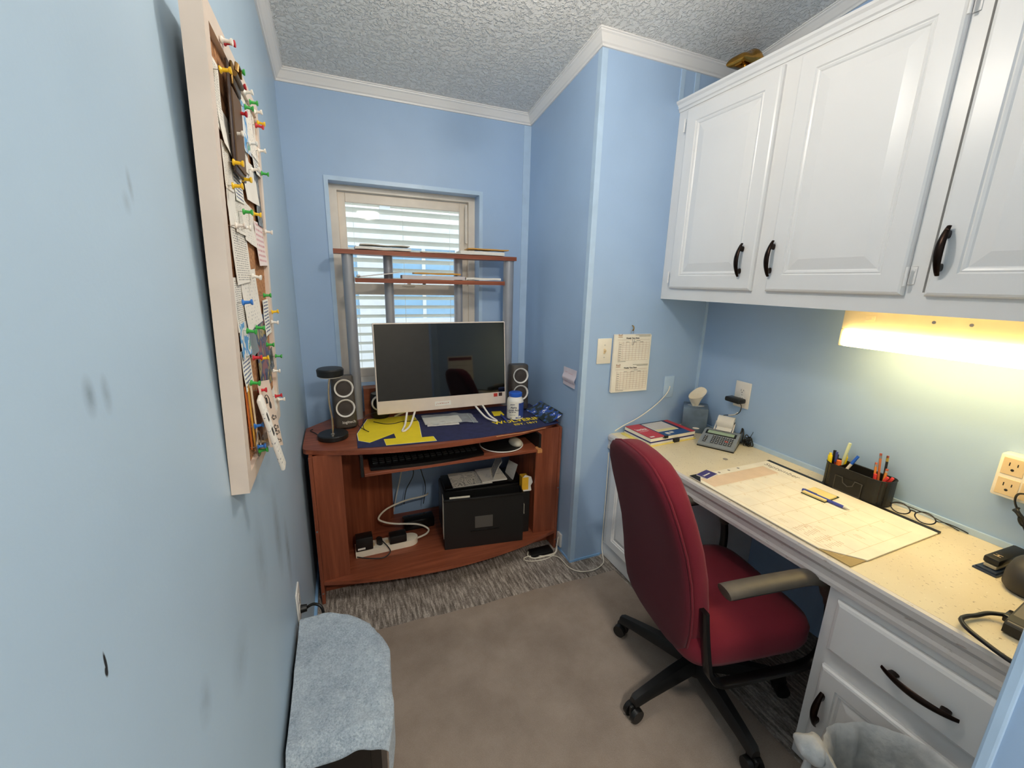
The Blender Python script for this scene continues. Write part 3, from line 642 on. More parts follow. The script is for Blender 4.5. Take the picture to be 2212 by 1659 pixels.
B().lathe([(.115, .0003), (.118, .004), (.115, .006), (.01, .0062)], 40, TR((.775, 1.985, TZ))).build('pad', M_blk, mp, 40)
B().sweep(arc((.775, 1.985, TZ + .005), .117, 0, 2 * PI, 48, (1, 0, 0), (0, 1, 0))[:-1], [(.003 * math.cos(q), .003 * math.sin(q)) for q in [2 * PI * k / 8 for k in range(8)]], None, True).build('rim', M_whitep, mp, 60)
ms = thing('computer_mouse', 'grey computer mouse standing on the round mouse pad', 'mouse', (.845, 1.955, TZ + .0063))
rings = []
for z, k in ((0, .92), (.006, 1.), (.016, .96), (.026, .80), (.032, .5), (.034, .15)): rings.append([(x * k, y * k - .004 * (z / .03), z) for x, y in sup(.030, .052, 24, 2.4)])
B().loft(rings, M=TR((.845, 1.955, TZ + .0064), .1)).build('shell', mat('grey_mouse_shell', (196, 188, 170), .4), ms, 60); B().cyl((.841, 1.985, TZ + .034), (.849, 1.985, TZ + .034), .006, n=12).build('wheel', M_blk, ms)

# ------------------------------------------------------------------ papers on the hutch shelves
def ream(name, label, cat, M, w, h, t, m, nx=10, amp=.004, seed=0., lift=0.):
    b = B().sheet(w, h, nx, 4, lambda u, v: .0008 + amp * (1 + noise.noise(V((u * 3 + seed, v * 2, seed)))) * .5 + lift * u * u, t, M); return tag(b.build(name, m, None, 40), label, cat)
z = 1.7005
ream('paper_stack', 'stack of loose white sheets on the left end of the top hutch shelf', 'paper', TR((.105, 2.350, z)), .28, .13, .012, M_paper, amp=.006)
ream('paper_sheet', 'curled white sheets lying over the stack on the top hutch shelf', 'paper', TR((.13, 2.352, z + .020)), .25, .12, .005, PRINT[1], amp=.010, seed=3)
ream('paper_sheet', 'thin flat sheets in the middle of the top hutch shelf', 'paper', TR((.44, 2.352, z)), .25, .13, .003, M_paper, amp=.003, seed=5)
ream('paper_stack', 'stack of folded letters under an envelope on the top hutch shelf', 'paper', TR((.655, 2.350, z), -.02), .26, .10, .018, M_paper, amp=.004, seed=8)
ream('envelope', 'tan envelope on top of the folded letters on the top hutch shelf', 'envelope', TR((.70, 2.352, z + .025), -.05), .24, .10, .006, M_manila, amp=.010, seed=9)
z = 1.5605
mgz = thing('rolled_magazine', 'rolled magazine with a dark cover on the middle hutch shelf', 'magazine', (.22, 2.38, z))
B().sheet(.22, .072, 12, 4, lambda u, v: .002 + .030 * u, .004, TR((.11, 2.362, z))).build('pages', M_paper, mgz, 40); B().sheet(.222, .072, 12, 4, lambda u, v: .0065 + .030 * u, .0012, TR((.11, 2.362, z))).build('cover', mat('maroon_cover', (96, 42, 52), .4), mgz, 40)
B().tube([(.115, 2.362, z + .009), (.115, 2.434, z + .009)], .008, 14).build('rolled_spine', M_paper, mgz, 60)
ream('paper_stack', 'grey sheets in the middle of the lower hutch shelf', 'paper', TR((.335, 2.365, z)), .35, .072, .018, m_print('grey_sheets', (214, 206, 206), (180, 170, 170)), amp=.003, seed=2)
ream('envelope', 'orange envelope resting on the grey sheets of the hutch', 'envelope', TR((.40, 2.367, z + .024)), .26, .068, .008, M_manila, amp=.006, seed=4)
ream('paper_stack', 'loose white letters at the right end of the lower hutch shelf', 'paper', TR((.69, 2.362, z), -.03), .21, .06, .012, M_paper, amp=.006, seed=6)

# ------------------------------------------------------------------ inside the desk
SZ = .125
fb = thing('file_box', 'black plastic file box with a grey label holder on the bottom desk shelf', 'box', (.68, 2.03, SZ))
FM = frame((.452, 1.975, SZ + .0005), (.437, -.064, 0), (.064, .437, 0))
b = B(); wq, dq, hq = .44, .085, .30
b.box(0, wq, 0, .006, 0, hq, FM).box(0, wq, dq - .006, dq, 0, hq, FM).box(0, .006, .006, dq - .006, 0, hq, FM).box(wq - .006, wq, .006, dq - .006, 0, hq, FM).box(.006, wq - .006, .006, dq - .006, 0, .006, FM); b.build('body', M_blk, fb)
B().rbox(-.004, wq + .004, -.006, .002, hq - .012, hq + .002, .003, FM).build('rim', M_blk, fb, 40)
B().rbox(.165, .265, -.003, 0, .115, .185, .001, FM).build('label_plate', mat('grey_label', (84, 80, 76), .5), fb); B().box(.14, .30, -.004, 0, .095, .10, FM).build('label_holder', M_blk_sh, fb)
for x, y0, y1, z_, a in ((.002, .012, .07, .06, .24), (.452, .01, .05, .16, .06)): B().box(x - .006, x - .0045, y0, y1, z_, z_ + a, FM).build('folder_edge', M_paper2, fb)
B().box(.03, .14, .015, .017, .2, .305, FM).build('folder', M_paper2, fb)
pr_ = thing('printer', 'black inkjet printer with papers on its lid behind the file box', 'printer', (.69, 2.29, SZ))
PMx = frame((.475, 2.085, SZ + .0005), (.437, -.03, 0), (.03, .437, 0))
B().rbox(0, .48, 0, .20, 0, .285, .012, PMx).build('body', M_blk, pr_, 40); B().rbox(.01, .47, .005, .19, .286, .30, .006, PMx).build('lid', M_blk_sh, pr_, 40)
B().rbox(.10, .30, -.008, .002, .185, .25, .004, PMx).build('control_panel', M_blk_sh, pr_, 40)
for x, z_ in ((.16, .225), (.19, .222), (.215, .235), (.26, .237)): B().cyl(PMx @ V((x, -.010, z_)), PMx @ V((x, -.007, z_)), .005, n=10).build('button', M_silver, pr_)
PZ = SZ + .3008
ream('paper_sheet', 'printed form lying flat on the black printer lid', 'paper', frame((.53, 2.087, PZ), (.437, -.03, 0), (.03, .437, 0)), .23, .18, .0015, PRINT[0], amp=.002, seed=1)
ream('booklet', 'open booklet with a raised page on the black printer', 'booklet', frame((.70, 2.078, PZ + .0045), (.437, -.02, 0), (.02, .437, 0)), .15, .17, .008, PRINT[1], amp=.004, seed=5)
b = B().sheet(.10, .15, 6, 6, lambda u, v: (u * .05 + .02 * v, v * .13, .004 + u * .10 + .012 * math.sin(3 * u)), .004, frame((.765, 2.075, PZ + .018), (1, -.1, 0), (.1, 1, 0))); tag(b.build('booklet_page', PRINT[3], None, 40), 'upright folded booklet on top of the printer papers', 'booklet')
b = B().sheet(.06, .12, 5, 6, lambda u, v: (u * .03 + .01 * v, v * .12, .003 + u * .09 - .02 * v), .001, frame((.885, 2.065, PZ), (1, .15, 0), (-.15, 1, 0))); tag(b.build('paper_sheet', PRINT[1], None, 40), 'crumpled printed sheet standing at the edge of the printer', 'paper')
yb = thing('ink_box', 'yellow and white torn ink cartridge box beside the printer', 'box', (.93, 2.06, SZ + .17))
YM = frame((.906, 1.985, .3905), (1, -.1, 0), (.1, 1, 0))
tag(B().box(0, .05, 0, .052, 0, .265, frame((.906, 1.985, SZ + .0005), (1, -.1, 0), (.1, 1, 0))).build('storage_case', M_blk), 'narrow black case between the file box and the right desk panel', 'case')
B().box(.002, .040, 0, .05, .0005, .085, YM).build('carton', mat('yellow_card', (246, 190, 50), .5), yb); B().prism([(.04, .0), (.06, 0), (.054, .03), (.066, .05), (.056, .085), (.02, .10), (.005, .085), (.04, .085)], -.002, 0, YM @ Matrix.Rotation(PI / 2, 4, 'X')).build('torn_flap', M_paper, yb)
B().box(0, .055, -.004, -.001, .0005, .008, YM).build('card_tab', M_paper, yb)
ps = thing('power_strip', 'white rounded power strip with black adapters on the bottom desk shelf', 'power strip', (.165, 2.09, SZ))
SP = frame((.0, 2.068, SZ + .0005), (1, .02, 0), (-.02, 1, 0))
B().prism([(0, 0), (.28, 0)] + [(.28 + .05 * math.sin(a), .04 - .04 * math.cos(a)) for a in [PI * i / 10 for i in range(1, 10)]] + [(.28, .08), (0, .08)], 0, .035, SP).build('body', M_cream, ps)
for i in range(6): B().rbox(.03 + i * .042, .058 + i * .042, .025, .055, .035, .0365, .001, SP).build('socket', M_ivory, ps)
def adapter(label, x0, y0, w, d, h, z, tab=False):
    t = thing('power_adapter', label, 'adapter', (SP @ V((x0 + w / 2, y0 + d / 2, z))))
    B().rbox(x0, x0 + w, y0, y0 + d, z, z + h, .005, SP).build('body', M_blk, t, 40)
    if tab: B().box(x0 + .008, x0 + .045, y0 - .0012, y0 - .0002, z + .01, z + .02, SP).build('rating_label', M_paper, t)
    return t
adapter('square black power adapter with a white label on the power strip', .004, -.004, .085, .06, .075, .037, True); adapter('flat black power adapter beside the cable end of the power strip', .175, -.002, .09, .06, .045, .037)
tag(B().sweep([SP @ V((.125, .03, .037)), SP @ V((.125, .03, .055)), SP @ V((.122, .028, .075))], sup(.012, .016, 12)).tube(bez([SP @ V((.122, .028, .075)), SP @ V((.16, -.02, .045)), SP @ V((.17, -.028, .012)), SP @ V((.13, -.05, .004)), SP @ V((.06, -.03, .006)), SP @ V((.005, -.006, .012))], 6), .003, 6).build('black_plug', M_blk, None, 50), 'small black plug and thin cord in the middle of the power strip', 'plug')
B().tube(bez([(.325, 2.11, .145), (.385, 2.14, .142), (.40, 2.175, .15), (.34, 2.185, .185), (.22, 2.20, .205), (.16, 2.225, .215), (.135, 2.26, .225), (.19, 2.32, .24), (.30, 2.36, .25), (.42, 2.38, .25), (.45, 2.42, .24)], 8), .0055, 8).build('cord', M_cream, ps, 60)
tag(B().rbox(.27, .45, 2.22, 2.30, .126, .19, .01, TR((0, 0, 0))).build('router', M_blk_sh, None, 40), 'glossy black box on the desk shelf beside the file box', 'box')
tag(B().tube(bez([(.24, 2.46, .135), (.262, 2.455, .25), (.29, 2.452, .37), (.31, 2.45, .50), (.32, 2.45, .66)], 5), .004, 8).build('white_cable', M_whitep, None, 60), 'straight white cable rising behind the desk', 'cable')
for i, (x0, x1) in enumerate(((.34, .30), (.39, .42))): tag(B().tube(bez([(x0, 2.46, .66), (x0 + .005, 2.46, .5), (x0 + .03, 2.45, .38), (x1 + .02, 2.44, .28), (x1, 2.42, .194 - .02 * i)], 6), .0025, 6).build('black_cable', M_blk, None, 60), ('thin black cable hanging straight behind the desk', 'thin black cable bending left behind the desk')[i], 'cable')
# floor adapter and white telephone wire
fa = thing('floor_adapter', 'flat black adapter lying on the carpet under the desk', 'adapter', (1.0, 1.93, 0)); B().rbox(.945, 1.085, 1.895, 1.96, .0005, .02, .006, TR((0, 0, 0))).build('body', M_blk, fa, 40)
B().tube(bez([(.945, 1.95, .008), (.93, 1.92, .006), (.955, 1.885, .006), (1.02, 1.882, .006), (1.09, 1.888, .006), (1.112, 1.91, .03)], 6), .004, 8).build('cord', M_cream, fa, 60)
wp = thing('wall_plate', 'small white jack plate low on the blue nook wall', 'wall plate', (XC - .004, 1.913, .02)); B().rbox(XC - .012, XC - .0002, 1.890, 1.934, .03, .115, .002).build('plate', M_whitep, wp, 40)
tag(B().tube(bez([(XC - .014, 1.912, .09), (1.112, 1.905, .05), (1.098, 1.89, .004), (1.02, 1.86, .004), (.93, 1.87, .004), (.895, 1.90, .004), (.93, 1.915, .004), (1.02, 1.885, .0045), (1.085, 1.84, .0125), (1.10, 1.74, .011), (1.14, 1.688, .011), (1.22, 1.672, .0105), (1.30, 1.70, .011), (1.329, 1.745, .02), (1.34, 1.776, .06), (1.343, 1.783, .2), (1.342, 1.783, .45), (1.338, 1.783, .65)], 8), .0028, 6).build('telephone_wire', M_cream, None, 60), 'thin cream wire looping over the carpet beside the closet wall', 'wire')
# ------------------------------------------------------------------ office chair
M_burg = m_fabric('burgundy_chair_fabric', (118, 34, 46)); M_burg_shade = m_fabric('burgundy_fabric_shaded', (92, 26, 38)); M_arm = mat('worn_black_arm', (84, 77, 68), .5, var=(12, .25))  # back panel is the same fabric, its shade put into a darker colour
CC = V((1.226, .961, .0)); RZ0 = .007
cd = V((.985, -.173, 0)).normalized(); cr = V((cd.y, -cd.x, 0))
CM = Matrix(((cd.x, cr.x, 0, CC.x), (cd.y, cr.y, 0, CC.y), (0, 0, 1, RZ0), (0, 0, 0, 1)))   # x forward, y to the sitter's right
CM = Matrix(((cd.x, -cr.x, 0, CC.x), (cd.y, -cr.y, 0, CC.y), (0, 0, 1, RZ0), (0, 0, 0, 1)))  # right-handed: y to the sitter's left
ch = thing('office_chair', 'burgundy upholstered office chair with black arms and five star base', 'chair', M=CM)
def seat_ring(z, k, e=4.): return [(x * k + .02, y * k, z) for x, y in sup(.25, .245, 40, 6.)]
B().loft([seat_ring(.345, .90), seat_ring(.352, .97), seat_ring(.375, 1.), seat_ring(.42, 1.), seat_ring(.445, .96), seat_ring(.456, .86), seat_ring(.459, .5), seat_ring(.458, .05)], M=CM).build('seat', M_burg, ch, 60)
B().rbox(-.16, .18, -.16, .16, .322, .346, .01, CM).build('seat_pan', M_blk, ch, 40)
BK = [(.345, .11, -.195), (.365, .165, -.197), (.40, .195, -.20), (.47, .212, -.208), (.56, .218, -.218), (.66, .218, -.236), (.76, .217, -.264), (.86, .207, -.298), (.93, .190, -.322), (.98, .163, -.338), (1.012, .128, -.348), (1.03, .08, -.353), (1.034, .03, -.354)]
def back(nm, m, off, ht, kw, cut=0):
    rings = []
    for i, (z, w, d) in enumerate(BK):
        k = min(1., .35 + .65 * min(i, len(BK) - 1 - i) / 2.5)
        rings.append([(d + off + x, y, z) for x, y in [(b_ * k, a) for a, b_ in sup(w * kw, ht, 40, 3.2)]])
    return B().loft(rings, M=CM).build(nm, m, ch, 60)
back('backrest', M_burg, .022, .052, 1.0); back('back_panel', M_burg_shade, -.022, .024, .985)
pip = []
for (z, w, d) in BK: pip.append((d - .016, w * .995, z))
seam = [CM @ V(p) for p in pip] + [CM @ V((p[0], -p[1], p[2])) for p in pip[::-1]]
B().tube(seam, .004, 8, True).build('piping', M_burg, ch, 60)
M_frame = mat('black_painted_steel', (20, 20, 21), .28, .2)
flat = [(.017, .006), (.014, .008), (-.014, .008), (-.017, .006), (-.017, -.006), (-.014, -.008), (.014, -.008), (.017, -.006)]
for s in (-1, 1):
    y = .252 * s
    pth = bez([(-.205, .232 * s, .575), (-.195, .236 * s, .50), (-.180, .245 * s, .40), (-.168, y, .345), (-.13, y, .305), (-.07, y, .298), (.10, y, .300), (.20, y, .305), (.255, y, .335), (.275, y, .42), (.26, y, .54), (.215, y, .62), (.15, y, .648), (.0, y, .645), (-.14, y, .640)], 5)
    B().sweep([CM @ V(p) for p in pth], flat, CM.to_3x3() @ V((0, 1, 0))).build('arm_frame', M_frame, ch, 50)
    ap = bez([(.262, y, .535), (.225, y, .622), (.15, y, .662), (.04, y, .664), (-.08, y, .660), (-.150, y, .656), (-.165, y, .654)], 6)
    sc = [.75] * 3 + [1.] * (len(ap) - 5) + [.9, .55]
    B().sweep([CM @ V(p) for p in ap], sup(.030, .020, 16, 2.2), CM.to_3x3() @ V((0, 1, 0)), False, True, sc).build('arm_pad', M_arm, ch, 60)
B().cyl((0, 0, .30), (0, 0, .324), .07, n=20, M=CM).cyl((0, 0, .13), (0, 0, .30), .024, n=16, M=CM).cyl((0, 0, .06), (0, 0, .16), .045, .035, n=20, M=CM).build('gas_lift', M_blk, ch, 40)
for k in range(5):
    a = math.radians(185.7 + 72 * k); d = V((math.cos(a), math.sin(a), 0)); M_ = Matrix.Translation(CC + V((0, 0, RZ0))) @ Matrix.Rotation(a, 4, 'Z')
    B().loft([[(x, w * p, z + h * q) for p, q in ((-1, -.6), (-.9, .2), (-.5, .9), (.5, .9), (.9, .2), (1, -.6))] for x, w, z, h in ((.02, .034, .105, .034), (.14, .030, .100, .028), (.27, .024, .090, .022), (.318, .022, .084, .020), (.333, .016, .078, .016))], M=M_).build('leg', M_blk, ch, 40)
    cs = B().cyl((.322, 0, .058), (.322, 0, .088), .008, n=10, M=M_).rbox(.298, .345, -.007, .007, .022, .062, .005, M_); cs = cs.build('caster', M_blk, ch, 40)
    for s in (-1, 1): B().cyl((.325, s * .010, .0278), (.325, s * .027, .0278), .0275, .0255, 24, True, M_).build('wheel', M_blk, cs, 40)

# ------------------------------------------------------------------ box with towel
XRB = [(.83, .03), (.88, .045), (.95, .06), (1.03, .070), (1.12, .068), (1.19, .058), (1.25, .03), (1.30, -.02), (1.335, -.09), (1.35, -.16)]
def xr_box(y):
    if y <= XRB[0][0]: return XRB[0][1]
    for (a0, b0), (a1, b1) in zip(XRB, XRB[1:]):
        if y <= a1: return b0 + (b1 - b0) * (y - a0) / (a1 - a0)
    return XRB[-1][1]
bx = thing('storage_box', 'black box standing by the blue wall under the grey blue towel', 'box', (-.06, 1.1, .007))
bpl = [(-.186, .905)] + [(xr_box(y) - .024, y) for y in [.905 + .428 * i / 14 for i in range(15)]] + [(-.186, 1.333)]
B().prism(bpl, .0075, .395).build('body', mat('dark_box', (26, 22, 20), .35), bx); B().rbox(-.15, .0, .900, .905, .05, .385, .002).build('front_panel', M_blk_sh, bx, 40); B().prism([(q[0] + (.003 if q[0] > -.18 else -.002), q[1]) for q in bpl], .3955, .43).build('lid', M_blk, bx)
def tw(u, v):
    y = .872 - .02 * u + v * (.480 + .02 * u); w = xr_box(y) + .188; L = .11
    s = u * (w + L); hang = max(0., s - w); x = -.188 + min(s, w)
    n1 = noise.noise(V((x * 7, y * 7, 2.))); n2 = noise.noise(V((x * 26, y * 26, 5.)))
    ov = max(0., .898 - y); ov2 = max(0., y - 1.338); edge = max(0., 1 - (w - min(s, w)) / .03)
    z = .4335 - .012 * edge ** 2 * (hang == 0) + .008 * (n1 + .6) + .004 * (n2 + .7) - .9 * ov - 2. * ov2
    z += .014 * math.exp(-((s / w - .70) / .13) ** 2) * max(0., 1 - v * 7)
    if hang > 0: z -= hang + .012; x += .006 * math.sin(14 * v) + .005 * n1 + .004; y += .006 * math.sin(9 * u)
    return (x, y, z)
tag(B().sheet(1, 1, 70, 90, tw, .006).build('towel', m_towel(), None, 70), 'grey blue terry towel draped over the black box', 'towel')
# outlet behind it
def outlet(label, M, plug=True, w=.078, h=.124):
    t = thing('wall_outlet', label, 'outlet', M.to_translation())
    B().rbox(-w / 2, w / 2, -h / 2, h / 2, .0003, .0065, .003, M).build('plate', M_whitep, t, 40)
    for s in (-1, 1):
        f = B().prism(sup(.017, .014, 20, 2.6), .006, .008, M @ TR((0, s * .0215, 0))).build('receptacle', M_whitep, t)
        B().box(-.008, -.006, s * .0215 - .002, s * .0215 + .007, .0079, .0083, M).box(.006, .008, s * .0215 - .001, s * .0215 + .007, .0079, .0083, M).cyl(M @ V((0, s * .0215 - .008, .0079)), M @ V((0, s * .0215 - .008, .0083)), .0026, n=10).build('slots', M_slot, f)
    B().cyl(M @ V((0, 0, .006)), M @ V((0, 0, .0075)), .003, n=10).build('screw', M_steel, t)
    return t
outlet('white wall outlet above the draped towel on the left wall', frame((XL, 1.41, .452), (0, 1, 0), (0, 0, 1)))
pg = thing('black_plug', 'black plug in the outlet above the draped towel', 'plug', (XL + .01, 1.41, .43)); B().cyl((XL + .0085, 1.41, .428), (XL + .028, 1.41, .428), .014, .012, n=14).build('head', M_blk, pg, 40)
B().tube(bez([(XL + .026, 1.41, .428), (XL + .05, 1.405, .44), (XL + .075, 1.392, .43), (XL + .082, 1.385, .38), (XL + .082, 1.383, .30)], 6), .005, 8).build('cord', M_blk, pg, 60)

# ------------------------------------------------------------------ cork board on the left wall
BW, BH = .419, .686
BDM = frame((-.171, .8185, 1.1717), (0, 1, 0), (.0321, 0, 1)) @ Matrix.Scale(1.14, 4)
M_fw = mat('whitewashed_frame', (226, 208, 192), .45); t_ = NT('cork'); v_ = t_.noise(t_.coord(), 130, 4, .7); t_.base(t_.ramp(v_, [(.32, (128, 82, 48)), (.5, (178, 124, 80)), (.68, (204, 152, 106))])); t_.pr(Roughness=.9); t_.bump(v_, .3, .003); M_cork = t_.m
cb = thing('cork_board', 'white framed cork board covered in pinned papers on the left wall', 'notice board', M=BDM)
fw = .026
def fbar(p, q, r, s_):
    B().prism([p, q, r, s_], -.025, 0, BDM).build('frame_bar', M_fw, cb)
fbar((0, 0), (BW, 0), (BW - fw, fw), (fw, fw)); fbar((0, BH), (fw, BH - fw), (BW - fw, BH - fw), (BW, BH)); fbar((0, 0), (fw, fw), (fw, BH - fw), (0, BH)); fbar((BW, 0), (BW, BH), (BW - fw, BH - fw), (BW - fw, fw))
B().box(fw - .003, BW - fw + .003, fw - .003, BH - fw + .003, -.016, -.008, BDM).build('cork', M_cork, cb)
B().box(.01, BW - .01, .01, BH - .01, -.024, -.0165, BDM).build('backing', M_blk, cb)
for s_, t_2 in ((BW * .75, BH * .5),): B().cyl(BDM @ V((s_, t_2, -.023)), (XL + .001, (BDM @ V((s_, t_2, 0))).y, (BDM @ V((s_, t_2, 0))).z), .006, n=10).build('standoff', M_steel, cb)
CK = -.0078
PAP = [  # y0, y1, z0, z1, material, name, label, lift, tilt
    (.756, .805, 1.760, 1.851, 0, 'receipt', 'narrow receipt under a yellow pin beside the clipboard on the cork board', 1, 0),
    (.880, 1.005, 1.846, 1.89, 1, 'letter', 'letter tucked behind the clipboard near the top of the cork board', 1, 0),
    (.974, 1.11, 1.790, 1.885, 1, 'letter', 'cream letter in the upper far corner of the cork board', 2, .03),
    (.904, 1.003, 1.776, 1.862, 5, 'brochure', 'blue and white brochure pinned near the top of the cork board', 3, .05),
    (.778, .910, 1.735, 1.791, 4, 'crumpled_slip', 'crumpled white and pink slip by the near frame of the cork board', 4, -.1),
    (.901, .994, 1.741, 1.803, 1, 'note', 'white note below the blue brochure', 2, .04),
    (1.036, 1.112, 1.762, 1.83, 3, 'note', 'tall narrow note along the far frame above the instant photo', 3, 0),
    (.772, .826, 1.683, 1.747, 0, 'receipt', 'receipt below the crumpled slip on the cork board', 1, .03),
    (.839, .912, 1.678, 1.738, 3, 'note', 'lined note held by a yellow pin in the middle of the cork board', 2, .05),
    (.925, 1.065, 1.695, 1.768, 4, 'paper_slip', 'blank slip beside the instant photo on the cork board', 3, .06),
    (1.048, 1.112, 1.660, 1.774, 6, 'instant_photo', 'dark instant photo with a white border on the cork board', 2, -.02),
    (.777, .833, 1.630, 1.692, 4, 'paper_slip', 'small blank slip against the near frame of the cork board', 1, .02),
    (.813, .896, 1.625, 1.693, 0, 'receipt', 'printed bill held by the green pin above the long receipt', 3, 0),
    (.894, 1.006, 1.615, 1.686, 1, 'note', 'folded grey note beside the printed bill', 2, -.06),
    (.783, .910, 1.545, 1.637, 0, 'receipt', 'long printed receipt below the white pins', 2, .04),
    (1.000, 1.112, 1.579, 1.665, 2, 'pink_slip', 'pink printed slip with a curled foot near the far frame', 3, .03),
    (.766, .877, 1.470, 1.554, 0, 'receipt', 'business receipt with a blue clip in the middle of the board', 2, 0),
    (.825, .974, 1.466, 1.567, 1, 'letter', 'folded letters in a thick bunch in the middle of the board', 4, .05),
    (1.031, 1.112, 1.431, 1.507, 3, 'note', 'handwritten note under a yellow pin by the far frame', 2, 0),
    (.775, .848, 1.425, 1.482, 5, 'photo_card', 'strip of small pale photos below the business receipt', 2, 0),
    (.845, .918, 1.415, 1.469, 8, 'photo_card', 'grey photo card beside the strip of small photos', 3, .08),
    (.918, 1.059, 1.330, 1.480, 7, 'bookmark', 'tall colourful bookmark in the lower half of the board', 3, -.02),
    (.774, .841, 1.372, 1.440, 3, 'note', 'torn white note under a red pin by the near frame', 2, .05),
    (1.047, 1.112, 1.348, 1.395, 6, 'dark_card', 'small dark card near the far frame of the cork board', 2, .08),
    (1.03, 1.112, 1.245, 1.300, 4, 'paper_slip', 'white slips at the lower far corner of the cork board', 3, .1),
]
def m_cells(name, cols, sc):
    t = NT(name); g = t.noise(t.coord(), sc, 2); r_ = t.ramp(g, [(.34 + .3 * i / max(1, len(cols) - 1), c) for i, c in enumerate(cols)])
    for q in t.t.nodes:
        if q.type == 'VALTORGB': q.color_ramp.interpolation = 'CONSTANT'
    t.base(r_); t.pr(Roughness=.4); return t.m
PM = PRINT + [M_paper, m_cells('brochure_print', [(238, 236, 230), (90, 160, 215), (236, 232, 226), (110, 170, 150)], 30), m_cells('dark_photo', [(40, 42, 46), (120, 128, 134), (36, 40, 48)], 40), m_cells('bookmark_print', [(150, 90, 92), (60, 74, 110), (170, 150, 90), (60, 66, 72)], 26), mat('grey_card', (128, 138, 142), .5)]
for i, (y0, y1, z0, z1, mi, nm, lab, lift, ti) in enumerate(PAP):
    w, h = y1 - y0, z1 - z0; s0, t0 = y0 - .718, z0 - 1.219; s0 = max(s0, fw + .002); w = min(w, BW - fw - .002 - s0)
    M_ = BDM @ Matrix.Translation((s0 + w / 2, t0 + h, CK + .0006 * (i % 4) + .0004)) @ Matrix.Rotation(ti, 4, 'Z') @ Matrix.Translation((-w / 2, -h, 0))
    b = B().sheet(w, h, 6, 6, lambda u, v, i=i, lift=lift: .0011 * lift * (1 - v) ** 2 + .0012 * (1 + noise.noise(V((u * 3 + i, v * 3, i)))) + .0025 * abs(u - .5) * (1 - v) * (lift - 1) * .5, .0005, M_)
    o = tag(b.build(nm, PM[mi], None, 60), lab, 'photo' if 'photo' in nm else ('paper' if nm not in ('brochure', 'bookmark', 'dark_card') else nm.replace('_', ' ')))
    if mi == 6 and nm == 'instant_photo': pass
# clipboard
cl = thing('clipboard', 'small brown clipboard with a brass clip at the top of the cork board', 'clipboard', BDM @ V((.14, .50, CK)))
CLM = BDM @ Matrix.Translation((.095, .495, .001)) @ Matrix.Rotation(-.03, 4, 'Z')
B().rbox(0, .085, 0, .155, 0, .004, .002, CLM).build('board', mat('dark_brown_board', (58, 38, 26), .4), cl, 40)
B().rbox(.012, .07, .125, .158, .004, .008, .002, CLM).cyl(CLM @ V((.015, .142, .009)), CLM @ V((.068, .142, .009)), .005, n=12).sweep([CLM @ V((.028, .150, .010)), CLM @ V((.032, .162, .011)), CLM @ V((.052, .162, .011)), CLM @ V((.056, .150, .010))], sup(.004, .002, 8)).build('clip', mat('aged_brass', (120, 92, 52), .35, .9), cl, 40)
B().box(.008, .076, .01, .12, .0041, .006, CLM).build('held_papers', mat('brown_paper', (104, 78, 50), .6), cl)
# cheque envelope with arrows, rolled instructions, tag and ring at the foot
en = thing('arrow_card', 'pale card with printed arrows hanging at the foot of the cork board', 'card', BDM @ V((.30, .02, .0)))
QC = [V((-.1463, .92, 1.218)), V((-.1397, 1.05, 1.173)), V((-.160, .95, 1.349)), V((-.1585, 1.09, 1.322))]
QN = (QC[1] - QC[0]).cross(QC[2] - QC[0]).normalized()
def QP(u, v, n=0.): return QC[0] * (1 - u) * (1 - v) + QC[1] * u * (1 - v) + QC[2] * (1 - u) * v + QC[3] * u * v + QN * n
B().sheet(1, 1, 6, 8, lambda u, v: tuple(QP(u, v, 0)), .0008).build('sheet', mat('pale_pink_card', (236, 212, 192), .6), en, 60)
for v in (.42, .27, .19, .06):
    ap = [(.50, v + .02), (.62, v + .06), (.62, v + .04), (.82, v + .04), (.82, v), (.62, v), (.62, v - .02)]
    B().sweep([QP(q[0], q[1], .0016) for q in ap], sup(.0008, .0005, 6), QN, True, False).build('arrow', M_inkdark, en)
B().sweep([QP(.42 + .17 * math.cos(a), .70 + .09 * math.sin(a), .0014) for a in [-.6 + 3.2 * i / 16 for i in range(17)]], sup(.0008, .0005, 6), QN).cyl(QP(.60, .63, .0008), QP(.60, .63, .0018), .008, n=18).add([QP(a, b_, n) for n in (.0009, .0016) for a, b_ in ((.33, .66), (.44, .66), (.44, .75), (.33, .75))], [(0, 1, 2, 3), (4, 5, 6, 7), (0, 1, 5, 4), (1, 2, 6, 5), (2, 3, 7, 6), (3, 0, 4, 7)]).build('emblem', M_inkdark, en)
ro = thing('folded_leaflet', 'folded leaflet hanging slanted from the red pin at the board foot', 'leaflet', BDM @ V((.18, .02, .01)))
RM = BDM @ Matrix.Translation((.044, .140, .012)) @ Matrix.Rotation(.25, 4, 'Z') @ Matrix.Rotation(-.16, 4, 'X')
B().rbox(0, .024, -.150, 0, 0, .007, .003, RM).build('leaflet', PRINT[1], ro, 40); B().box(.004, .011, -.045, -.03, .007, .0074, RM).box(.004, .012, -.075, -.06, .007, .0074, RM).build('print', M_inkdark, ro)
for k, (c_, nm) in enumerate((((224, 120, 50), 'orange'), ((232, 176, 70), 'yellow'), ((240, 220, 190), 'cream'))):
    tag(B().rbox(0, .010, -.115, 0, 0, .0014, .0005, BDM @ Matrix.Translation((.062 + .006 * k, .160, CK + .002 + .003 * k)) @ Matrix.Rotation(.10 + .04 * k, 4, 'Z')).build('paper_tag', mat(nm + '_tag', c_, .6)), nm + ' paper tag hanging from the green pin above the key ring', 'tag')
